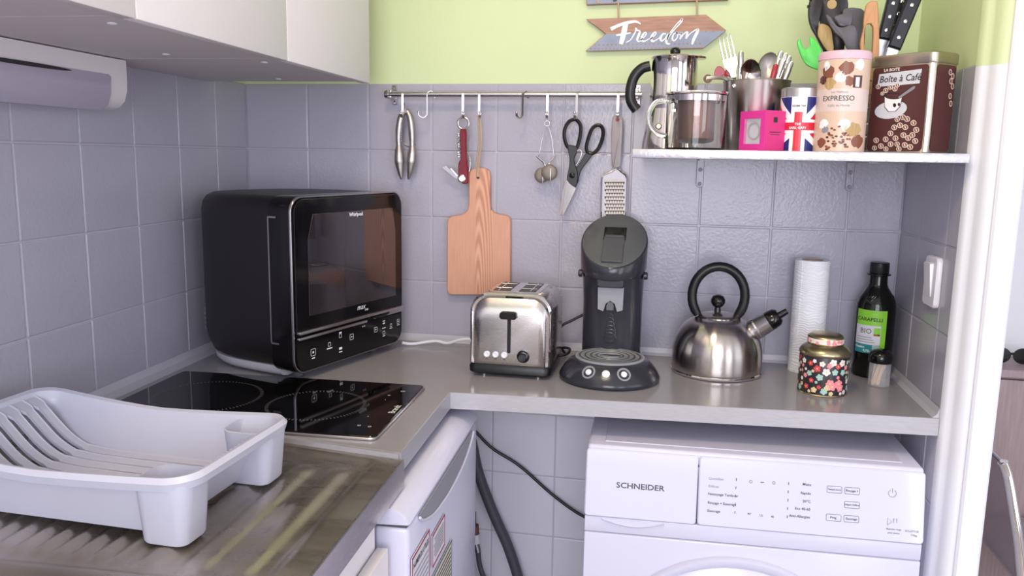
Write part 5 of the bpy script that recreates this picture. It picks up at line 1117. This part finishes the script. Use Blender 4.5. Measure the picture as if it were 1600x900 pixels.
# red peeler and tongs at the left rim
rp = thing('red_clip', 'red butterfly-shaped clip at the left rim of the bucket', 'clip', cbk+Vector((-0.036, 0.0, 0.045)))
for s, cx in ((1, 1125), (-1, 1140)):
    pts = smooth2(tr([(1133, 116), (cx-6*s, 122), (cx-9*s, 113), (cx-4*s, 104), (cx+3*s, 105), (1133, 112)], -0.205), 4)
    mk('wing', prism(pts, -0.203, -0.207, 0.001), 'red', rp, world=True)
mk('stem', tube([W(1133, 112, -0.205), cbk+Vector((-0.036, 0.0, 0.045))], 0.003, 8), 'red', rp, world=True)
op = thing('can_opener', 'small grey metal opener lying across the left rim of the bucket', 'opener', W(1104, 128, -0.24))
mk('arm', tube(spline([W(1104, 122, -0.235), W(1118, 121, -0.235), W(1130, 122, -0.228), W(1146, 127, -0.222)], 5), 0.0036, 8), 'old_metal', op, world=True)
c = W(1106, 123, -0.235); mk('loop', tube([(c.x+0.006*cos(a), c.y, c.z+0.0055*sin(a)) for a in [2*pi*k/16 for k in range(16)]], 0.0022, 6, closed=True), 'brown_fitting', op, world=True)

# ---- pink box with window
pb = base(1193, -0.325); th_ = radians(-52)
px_ = thing('pink_box', 'magenta card box with clear window in front of the bucket', 'box', pb, th_)
bw, bd, bhh = 0.064, 0.046, zat(1193, 172, -0.325)
bw = 0.062
# local x runs along the windowed face (ending at the near edge), local y along the side face
mk('carton', join(box(-bw, -bw+0.011, 0, bd, 0, bhh), box(-0.011, 0, 0, bd, 0, bhh), box(-bw+0.011, -0.011, 0, bd, 0, 0.012), box(-bw+0.011, -0.011, 0, bd, bhh-0.013, bhh), box(-bw+0.011, -0.011, bd-0.002, bd, 0.012, bhh-0.013)), 'pink', px_, smooth=0)
mk('window', box(-bw+0.011, -0.011, 0.0006, 0.0012, 0.012, bhh-0.013), 'clear_plastic', px_, smooth=0)
mk('inner_card', box(-bw+0.011, -0.011, 0.006, 0.008, 0.012, bhh-0.013), 'label_white', px_, smooth=0)
mk('side_panel', box(-0.0002, 0.0006, 0.001, bd-0.001, 0.001, bhh-0.001), 'pink_side', px_, smooth=0)
mk('contents_ring', tube([(-bw/2+0.014*cos(a), 0.005, bhh*0.5+0.014*sin(a)) for a in [2*pi*k/20 for k in range(20)]], 0.002, 6, closed=True), 'mid_grey', px_)
flatprint('side_print', join(*[([(0.0009, y0, z0), (0.0009, y1, z0), (0.0009, y1, z1), (0.0009, y0, z1)], [(0, 1, 2, 3)]) for y0, y1, z0, z1 in ((0.018, 0.027, bhh-0.020, bhh-0.011), (0.010, 0.036, bhh*0.46, bhh*0.48), (0.012, 0.034, bhh*0.40, bhh*0.415))]), 'tin_black', px_)

# ---- union flag tea tin
eb = base(1246.5, -0.274); et = thing('flag_tea_tin', 'round tea tin printed with the British flag on the shelf', 'tin', eb)
er = 0.0345; eh = zat(1246, 138, -0.274); hh = eh-0.016
mk('body', lathe([(er-0.001, 0), (er, 0.001), (er, hh)], 44), 'flag_white', et)
mk('lid', lathe([(er-0.001, hh-0.001), (er+0.0003, hh), (er+0.0003, eh-0.002), (er-0.002, eh)], 44), 'satin', et)
F0 = atan2(CAM_LOC.x-eb.x, -(CAM_LOC.y-eb.y)) - 0.08
def cw_(poly, R, m, name, par, f0=F0, sub=6):
    # polygon in (arc metres, z), cut into strips so that it follows the cylinder
    bm = bmesh.new(); vs = [bm.verts.new((a, b, 0)) for a, b in poly]; bm.faces.new(vs)
    x0 = min(p[0] for p in poly); x1 = max(p[0] for p in poly); n = max(1, int((x1-x0)/0.004))
    for k in range(1, n):
        bmesh.ops.bisect_plane(bm, geom=bm.verts[:]+bm.edges[:]+bm.faces[:], plane_co=(x0+(x1-x0)*k/n, 0, 0), plane_no=(1, 0, 0))
    bm.verts.index_update(); V = [wrap(R, f0+v.co.x/R, v.co.y) for v in bm.verts]; F = [tuple(v.index for v in f.verts) for f in bm.faces]; bm.free()
    return mk(name, (V, F), m, par, smooth=0)
q = 0.5*pi*er; zc = hh*0.46
for sx in (-1, 1):
    for z0, z1, sz in ((zc+0.011, hh-0.001, 1), (0.001, zc-0.011, -1)):
        cw_([(sx*0.013, zc+sz*0.020), (sx*0.013, z1 if sz > 0 else z0), (sx*q*0.75, z1 if sz > 0 else z0)], er+0.0003, 'flag_blue', 'flag_field', et)
        cw_([(sx*0.024, zc+sz*0.0115), (sx*q*1.2, zc+sz*0.0115), (sx*q*1.2, (z1 if sz > 0 else z0)-sz*0.008)], er+0.0003, 'flag_blue', 'flag_field', et)
        cw_([(sx*0.020, zc+sz*0.012), (sx*0.027, zc+sz*0.012), (sx*q*1.1, (z1 if sz > 0 else z0)-sz*0.004), (sx*q*0.95, (z1 if sz > 0 else z0)-sz*0.002)], er+0.0006, 'flag_red', 'flag_saltire', et)
cw_([(-0.0065, 0.001), (0.0065, 0.001), (0.0065, hh*0.72), (-0.0065, hh*0.72)], er+0.0008, 'flag_red', 'flag_cross', et)
cw_([(-q*1.3, zc-0.0065), (q*1.3, zc-0.0065), (q*1.3, zc+0.0065), (-q*1.3, zc+0.0065)], er+0.0007, 'flag_red', 'flag_cross', et)
def wt2(name, s, R, a, z, size, m, par, bold=0.02): flatprint(name, xf(text_geo(s, size, 'CENTER', bold), lambda p: wrap(R, a+p.x/R, z+p.y)), m, par)
wt2('tin_lettering', 'THE', er+0.0012, F0, zc+0.0035, 0.0055, 'white_print', et); wt2('tin_lettering', 'EARL GREY', er+0.0012, F0, zc-0.0028, 0.0058, 'white_print', et)
wt2('tin_lettering', 'KUSMI TEA', er+0.0012, F0, hh-0.016, 0.0045, 'dark_print', et)

# ---- espresso tin
xb = base(1309, -0.300); xt = thing('coffee_tin', 'tall round tin with pink lid and printed expresso coffee pictures', 'tin', xb)
xr_ = 0.0415; xh = zat(1310, 82, -0.300)
def xl_(k): return 1.0+0.03*k
mk('body', lathe([(xr_-0.001, 0), (xr_, 0.0015), (xr_, xh-0.014)], 48), 'cream', xt)
mk('lid', lathe([(xr_, xh-0.015), (xr_+0.0012, xh-0.014), (xr_+0.0012, xh-0.004), (xr_-0.001, xh-0.0008), (xr_-0.005, xh)], 48), 'pink_lid', xt)
XF = atan2(CAM_LOC.x-xb.x, -(CAM_LOC.y-xb.y)); hx2 = xh-0.014; Q = xr_*1.5
def xp(a0, a1, z0, z1, m, k=1): return cw_([(a0, z0), (a1, z0), (a1, z1), (a0, z1)], xr_+0.0002*k, m, 'printed_picture', xt, XF)
xp(-Q, Q, hx2*0.44, hx2*0.68, 'beige_print'); xp(-Q, Q, hx2*0.68, hx2, 'latte_print', 1); xp(-Q, Q, 0.001, hx2*0.44, 'latte_print', 1)
def blob(cx, cz, r, m, k, n=14, jag=0.25, ry=1.0): return cw_([(cx+r*(1+jag*rnd.uniform(-1, 1))*cos(2*pi*j/n), cz+r*ry*(1+jag*rnd.uniform(-1, 1))*sin(2*pi*j/n)) for j in range(n)], xr_+0.0002*k, m, 'printed_picture', xt, XF)
for cx, cz, r, m in ((-0.026, 0.86, 0.012, 'brown_print'), (-0.030, 0.93, 0.007, 'flag_white'), (0.004, 0.90, 0.011, 'brown_print'), (0.010, 0.76, 0.008, 'brown_print'), (-0.022, 0.74, 0.010, 'wood_spoon'), (0.026, 0.93, 0.009, 'flag_white'), (-0.004, 0.80, 0.009, 'flag_white'), (-0.036, 0.78, 0.008, 'brown_tin')): blob(cx, hx2*cz, r, m, 2)
xp(0.016, 0.032, hx2*0.69, hx2*0.82, 'brown_tin', 3); xp(0.020, 0.027, hx2*0.70, hx2*0.80, 'flag_white', 4)
for cx, cz, r, m in ((-0.028, 0.30, 0.008, 'flag_white'), (-0.024, 0.24, 0.006, 'mid_grey'), (0.024, 0.24, 0.013, 'wood_spoon'), (0.008, 0.30, 0.010, 'cream'), (0.034, 0.12, 0.012, 'brown_print'), (-0.030, 0.10, 0.008, 'brown_print')): blob(cx, hx2*cz, r, m, 2)
for k in range(46):
    cx, cz = rnd.uniform(-0.020, 0.020), hx2*rnd.uniform(0.02, 0.30)
    if cz/hx2 < 0.30-abs(cx+0.004)*5: blob(cx, cz, 0.0026, rnd.choice(['brown_tin', 'brown_print', 'brown_print']), 3, 7, 0.2, 0.7)
wt2('tin_lettering', 'EXPRESSO', xr_+0.0012, XF-0.14, hx2*0.575, 0.0118, 'dark_print', xt, 0.0)
wt2('tin_lettering', 'Les Meilleurs', xr_+0.0012, XF-0.10, hx2*0.645, 0.0050, 'grey_print', xt, 0.0); wt2('tin_lettering', 'Cafés du Monde', xr_+0.0012, XF-0.10, hx2*0.50, 0.0055, 'grey_print', xt, 0.0)

# ---- big coffee tin
cc = base(1447, -0.342); phi = radians(-47)
ct = thing('coffee_box_tin', 'large brown rounded tin with Boîte à Café label on the shelf', 'tin', cc, phi)
ca_, cb_ = 0.116, 0.072; chh = zat(1447, 78, -0.342); czl = chh-0.018
def tl_(i, z, r=0.011): return [(x, y, z) for x, y in rrect(ca_-2*i, cb_-2*i, r, 5, -ca_/2, cb_/2)]
mk('body', loft([tl_(0.001, 0), tl_(0, 0.0015), tl_(0, czl)]), 'tin_metal', ct, smooth=40)
tlid2 = mk('lid', loft([tl_(-0.0008, czl-0.001), tl_(-0.0015, czl+0.001), tl_(-0.0015, chh-0.003), tl_(0.0010, chh-0.0005), tl_(0.006, chh)]), 'tin_metal', ct, smooth=40)
def fp(poly, m, k, name='printed_picture'): # on the front face, u from the left edge, v up
    if name == 'printed_picture': poly = [(u, v*czl/0.178) for u, v in poly]
    return mk(name, ([(u-ca_, -0.0002-0.0001*k, v) for u, v in poly], [tuple(range(len(poly)))]), m, ct, smooth=0)
def fs(poly, m, k, name='printed_picture'):
    return mk(name, ([(0.0002+0.0001*k, u, v) for u, v in poly], [tuple(range(len(poly)))]), m, ct, smooth=0)
A0, A1 = 0.011, ca_-0.012
fp(rrect(A1-A0+0.008, czl-0.006, 0.006, 4, (A0+A1)/2, czl/2), 'brown_tin', 1, 'printed_panel'); fs(rrect(cb_-0.018, czl-0.006, 0.006, 4, cb_/2, czl/2), 'brown_tin', 1, 'printed_panel')
fp([(0.017, czl-0.034), (A1-0.010, czl-0.033), (A1-0.008, czl-0.010), (0.019, czl-0.013)], 'label_white', 2, 'label')
flatprint('label_lettering', xf(text_geo('Boîte à Café', 0.0158, 'CENTER', 0.012, 0.15), lambda p: (-ca_+0.058+p.x*0.96, -0.0006, czl-0.0228+p.y)), 'tin_black', ct)
flatprint('tin_lettering', xf(text_geo('LA BOITE', 0.007, 'CENTER', 0.02), lambda p: (-ca_+0.042+p.x, -0.0006, czl-0.0075+p.y)), 'cream', ct)
def ell(cx, cy, rx, ry, rot=0.0, n=22): return [(cx+rx*cos(a)*cos(rot)-ry*sin(a)*sin(rot), cy+rx*cos(a)*sin(rot)+ry*sin(a)*cos(rot)) for a in [2*pi*k/n for k in range(n)]]
# cup on a saucer with a spoon
fp(ell(0.046, 0.088, 0.031, 0.019, 0.12), 'tin_black', 2); fp(ell(0.046, 0.088, 0.030, 0.018, 0.12), 'label_white', 3)
fp([(0.032, 0.118), (0.066, 0.114), (0.064, 0.094), (0.056, 0.084), (0.042, 0.084), (0.034, 0.094)], 'tin_black', 4); fp([(0.033, 0.117), (0.065, 0.113), (0.063, 0.095), (0.055, 0.085), (0.043, 0.085), (0.035, 0.095)], 'flag_white', 5)
fp(ell(0.049, 0.1155, 0.0165, 0.0065, -0.12), 'tin_black', 6); fp(ell(0.049, 0.1155, 0.0135, 0.0045, -0.12), 'brown_tin', 7)
fp([(0.058, 0.113), (0.061, 0.110), (0.086, 0.127), (0.088, 0.132), (0.084, 0.133)], 'mid_grey', 8)
fp(ell(0.053, 0.097, 0.0030, 0.0042, 0.2), 'tin_black', 8); fp(ell(0.061, 0.098, 0.0022, 0.0035, 0.2), 'tin_black', 8)
def bean(cx, cy, s, k=5): fp(ell(cx, cy, 0.0052*s, 0.0058*s, 0.5, 12), 'cream', k); fp(ell(cx, cy, 0.0040*s, 0.0046*s, 0.5, 12), 'brown_print', k+1); fp(ell(cx, cy, 0.0010, 0.0040*s, 0.3, 8), 'cream', k+2)
for u, v, s in ((0.034, 0.128, 0.9), (0.042, 0.134, 0.9), (0.051, 0.130, 0.9), (0.055, 0.137, 0.8), (0.028, 0.122, 0.7), (0.070, 0.072, 1), (0.078, 0.068, 1), (0.090, 0.060, 1), (0.066, 0.056, 1), (0.076, 0.052, 1), (0.096, 0.046, 1), (0.090, 0.036, 1), (0.074, 0.036, 1), (0.083, 0.030, 1), (0.096, 0.024, 1), (0.078, 0.016, 1), (0.088, 0.012, 1), (0.068, 0.008, 0.9), (0.060, 0.068, 0.9), (0.019, 0.137, 0.9), (0.056, 0.052, 1), (0.050, 0.040, 1), (0.060, 0.030, 1), (0.042, 0.028, 1), (0.052, 0.018, 1), (0.034, 0.014, 1), (0.024, 0.026, 1), (0.044, 0.008, 0.9), (0.022, 0.010, 0.9), (0.064, 0.018, 0.9)): bean(u, v, s)
for u, v in ((0.046, czl-0.014), (0.054, czl-0.020), (0.050, czl-0.028), (0.056, czl-0.036), (0.052, czl-0.052), (0.056, czl-0.064)): fs(ell(u, v, 0.0045, 0.005, 0.4, 12), 'cream', 5); fs(ell(u, v, 0.0032, 0.0038, 0.4, 12), 'brown_print', 6)

# ---- wire holder with kitchen utensils behind the tins
ub = base(1330, -0.165); wh = thing('utensil_holder', 'chrome wire utensil holder between the two coffee tins', 'utensil holder', ub)
ur = 0.056; uh = 0.125
mk('base_disc', lathe([(ur-0.001, 0), (ur, 0.0015), (ur-0.002, 0.003)], 32), 'chrome', wh)
for k in range(6): mk('hoop', tube([(ur*cos(a), ur*sin(a), 0.008+uh*k/5*0.95) for a in [2*pi*j/28 for j in range(28)]], 0.0015, 6, closed=True), 'chrome', wh)
for k in range(8): a = 2*pi*(k+0.5)/8; mk('upright', cyl((ur*cos(a), ur*sin(a), 0.001), (ur*cos(a), ur*sin(a), uh), 0.0015, 6), 'chrome', wh)
def uten(name, label, cat, parts, foot):
    t = thing(name, label, cat, ub+Vector((*foot, 0.004)), 0, 'utensils in the wire holder')
    for nm, pts, y, th, m in parts: mk(nm, prism(smooth2(tr(pts, y), 3) if nm not in ('bolster',) else tr(pts, y), y+th/2, y-th/2, min(0.0012, th*0.3)), m, t, world=True, smooth=45)
    return t
def stemto(t, px, py, y, foot, r, m): mk('handle', tube([ub+Vector((*foot, 0.005)), W(px, py, y)], r, 8), m, t, world=True)
Z4 = lambda p: zz(p, 1230, 0, 6.43)
g1 = uten('green_server', 'bright green plastic pasta server leaning left behind the pink-lidded tin', 'server', [('head', Z4([(100, 420), (128, 388), (140, 430), (165, 480), (200, 490), (228, 460), (222, 400), (222, 378), (260, 380), (330, 470), (350, 560), (330, 690), (270, 690), (190, 650), (140, 570), (110, 490)]), -0.185, 0.005, 'green_plastic')], (-0.020, 0.010)); stemto(g1, 1283, 105, -0.183, (-0.020, 0.010), 0.004, 'green_plastic')
g2 = uten('nylon_ladle', 'black nylon ladle with dark curved side standing behind the pink-lidded tin', 'ladle', [('bowl', Z4([(215, 60), (250, -60), (330, -80), (350, 0), (335, 150), (310, 300), (400, 510), (365, 510), (290, 370), (235, 270), (212, 170)]), -0.160, 0.012, 'utensil_black')], (-0.010, 0.0)); stemto(g2, 1289, 78, -0.160, (-0.010, 0.0), 0.004, 'utensil_black')
mk('hook', join(tube([W(1266, 10, -0.165), W(1262, 9, -0.168), W(1262, 12, -0.170)], 0.0014, 6), tube([W(1268, 1, -0.165), W(1265, 0, -0.168)], 0.0014, 6)), 'utensil_black', g2, world=True)
g3 = uten('slotted_spoon', 'dark nylon slotted spoon with round hole standing in the wire holder', 'spoon', [('blade', Z4([(345, -60), (560, -60), (612, 40), (590, 200), (570, 500), (465, 500), (440, 320), (330, 240), (335, 100)]), -0.150, 0.004, 'utensil_black')], (0.0, 0.015)); stemto(g3, 1312, 78, -0.150, (0.0, 0.015), 0.0045, 'utensil_black')
c = W(1300, 6.5, -0.153); mk('hole', xf(lathe([(0.0085, 0), (0.0085, 0.0008)], 18), lambda p: (c.x+p.x, -0.1518-p.z, c.z+p.y)), 'wood_spoon', g3, world=True, smooth=0)
g4 = uten('wooden_spoon', 'olive wooden spoon blade standing in the wire holder', 'spoon', [('blade', Z4([(318, 255), (350, 240), (400, 255), (440, 300), (455, 400), (462, 505), (400, 510), (340, 420), (306, 350)]), -0.172, 0.005, 'wood_spoon')], (-0.012, -0.012)); stemto(g4, 1298, 78, -0.172, (-0.012, -0.012), 0.0045, 'wood_spoon')
g5 = uten('grey_turner', 'rounded dark grey nylon turner standing in the wire holder', 'turner', [('blade', Z4([(560, 110), (620, 80), (690, 80), (760, 100), (790, 180), (780, 330), (760, 500), (640, 500), (600, 350), (560, 250)]), -0.158, 0.004, 'utensil_grey')], (0.010, 0.005)); stemto(g5, 1340, 78, -0.158, (0.010, 0.005), 0.0045, 'utensil_grey')
g6 = uten('grey_tongs', 'grey nylon tongs with forked end standing in the wire holder', 'tongs', [('jaw', Z4([(385, 160), (410, 152), (440, 180), (500, 262), (570, 275), (640, 250), (700, 300), (720, 500), (610, 505), (560, 400), (480, 330), (440, 270)]), -0.185, 0.006, 'utensil_grey'), ('finger', Z4([(465, 172), (560, 140), (625, 118), (655, 150), (640, 250), (600, 262), (540, 270), (500, 230)]), -0.180, 0.010, 'utensil_grey')], (0.006, -0.015)); stemto(g6, 1334, 80, -0.185, (0.006, -0.015), 0.005, 'utensil_grey')
g7 = uten('wooden_tongs', 'pale beech toast tongs standing between the two coffee tins', 'tongs', [('arm', Z4([(790, 60), (830, 18), (880, 14), (905, 50), (918, 300), (915, 560), (850, 640), (858, 275), (780, 275), (770, 500), (790, 560), (740, 520), (732, 420), (760, 300), (768, 180)]), -0.195, 0.010, 'wood_tong')], (0.030, -0.02)); stemto(g7, 1363, 85, -0.195, (0.030, -0.02), 0.0045, 'wood_tong')
def knife(px0, py0, px1, py1, y, foot, label, w):
    a, b = W(px0, py0, y), W(px1, py1, y); ax = (b-a).normalized(); sd_ = ax.cross(Vector((0, 1, 0))).normalized(); L = (b-a).length
    t = thing('kitchen_knife', label, 'knife', ub+Vector((*foot, 0.006)), 0, 'utensils in the wire holder')
    pts = [a-sd_*w, a+sd_*w, b+sd_*w*1.1, b-sd_*w*1.1]
    mk('handle', prism([(p.x, p.z) for p in pts], y+0.008, y-0.008, 0.003), 'knife_black', t, world=True, smooth=40)
    for u in (0.2, 0.5, 0.8): c = a+ax*L*u; mk('rivet', xf(lathe([(0.0032, 0), (0.0032, 0.0006), (0.002, 0.001)], 12), lambda p: (c.x+p.x, y-0.0080-p.z, c.z+p.y)), 'chrome', t, world=True)
    f = ub+Vector((*foot, 0.006)); mk('blade', loft([[a-sd_*w*0.8, a+sd_*w*0.8, a+sd_*w*0.8+Vector((0, 0.0015, 0)), a-sd_*w*0.8+Vector((0, 0.0015, 0))], [f+Vector((-0.004, 0, 0)), f+Vector((0.004, 0, 0)), f+Vector((0.004, 0.0008, 0)), f+Vector((-0.004, 0.0008, 0))]]), 'satin', t, world=True, smooth=0)
    return t
knife(1380, 62, 1398, -8, -0.165, (0.012, 0.02), 'black riveted kitchen knife, left of the pair leaning right in the wire holder', 0.0105)
knife(1396, 76, 1430, -8, -0.190, (0.022, -0.015), 'black riveted kitchen knife leaning far right over the brown tin', 0.0115)
knife(1392, 55, 1412, -10, -0.140, (0.0, 0.03), 'black riveted kitchen knife standing behind the leaning pair', 0.0095)

# ================================================================== THE ROOM ON THE RIGHT
sb_top = WZ  # helper alias kept short
sbp = W(1561, 577, 0.40); sbx0 = 1.60
sb = thing('sideboard', 'greyed oak sideboard in the next room', 'sideboard', (2.1, 0.48, FLOOR))
SBZ = sbp.z
mk('carcass', box(sbx0, 2.75, 0.415, 0.555, FLOOR+0.06, SBZ-0.022, 0.001, 1), 'wood_dark', sb, world=True, smooth=0)
mk('top', box(sbx0-0.005, 2.76, 0.395, 0.565, SBZ-0.020, SBZ, 0.002, 1), 'wood_dark', sb, world=True, smooth=0)
for k in range(3): mk('door', box(sbx0+0.005+0.383*k, sbx0+0.380+0.383*k, 0.398, 0.4135, FLOOR+0.08, SBZ-0.026, 0.0012, 1), 'wood_dark', sb, world=True, smooth=0)
for a in (sbx0+0.05, 2.70): mk('plinth', box(a-0.03, a+0.03, 0.44, 0.55, FLOOR, FLOOR+0.058), 'wood_dark', sb, world=True, smooth=0)
bo = thing('sunglasses', 'black glasses lying on the oak sideboard', 'glasses', (W(1566, 573, 0.47).x, 0.47, SBZ))
c0 = Vector((W(1584, 573, 0.47).x, 0.47, SBZ))
mk('front', join(*[xf(lathe([(0.0, -0.002), (1, -0.002), (1, 0.002), (0.0, 0.002)], 20), lambda p: (c0.x-0.035+0.055*k+p.x*0.025, c0.y+p.z, c0.z+0.022+p.y*0.021)) for k in (0, 1)], box(c0.x-0.012, c0.x-0.003, c0.y-0.002, c0.y+0.002, c0.z+0.024, c0.z+0.030)), 'black_gloss', bo, world=True)
mk('temple', join(tube([(c0.x-0.06, c0.y, c0.z+0.028), (c0.x-0.055, c0.y+0.05, c0.z+0.020), (c0.x-0.05, c0.y+0.075, c0.z+0.003)], 0.0025, 6), tube([(c0.x+0.045, c0.y, c0.z+0.028), (c0.x+0.04, c0.y+0.05, c0.z+0.020), (c0.x+0.035, c0.y+0.075, c0.z+0.003)], 0.0025, 6)), 'black_gloss', bo, world=True)
# tubular chair with clear back
CHY = -0.02
ch = thing('chair', 'chrome-tube chair with translucent grey back panel in the next room', 'chair', (1.80, 0.12, FLOOR))
r0 = W(1567, 722, CHY); zt_ = r0.z
rt = [r0, W(1575, 745, CHY), W(1583, 790, CHY-0.01), W(1592, 850, CHY-0.02), W(1600, 915, CHY-0.03)]
Lx = r0.x-0.0; W_ = 0.36
bt = Vector((r0.x, 0.0, 0)); f0 = FLOOR
lowr = rt[-1]
def side(dy): 
    P = [Vector((p.x, p.y+dy, p.z)) for p in rt] + [Vector((lowr.x+0.03, lowr.y+dy, 0.45)), Vector((lowr.x+0.04, lowr.y+dy, 0.25)), Vector((lowr.x+0.02, lowr.y+dy, f0+0.011))]
    return tube(spline(P, 5), 0.0105, 12)
mk('back_upright', side(0.0), 'chrome', ch, world=True); mk('back_upright', side(0.36), 'chrome', ch, world=True)
mk('back_panel', loft([[(p.x-0.004, p.y+d, p.z) for p in rt] + [(p.x-0.008, p.y+d, p.z) for p in reversed(rt)] for d in (-0.004, 0.364)]), 'chair_panel', ch, world=True, smooth=30)
mk('top_rail', cyl((r0.x-0.004, r0.y-0.004, r0.z+0.004), (r0.x-0.004, r0.y+0.364, r0.z+0.004), 0.004, 8), 'satin', ch, world=True)
sz_ = 0.45
mk('seat', box(lowr.x+0.02, lowr.x+0.42, CHY-0.02, CHY+0.38, sz_-0.012, sz_+0.012, 0.006, 2), 'grip_grey', ch, world=True)
for d in (0.0, 0.36): mk('front_leg', tube(spline([(lowr.x+0.03, CHY+d, sz_-0.02), (lowr.x+0.37, CHY+d, sz_-0.022), (lowr.x+0.40, CHY+d, sz_-0.06), (lowr.x+0.41, CHY+d, f0+0.011)], 5), 0.0105, 12), 'chrome', ch, world=True)
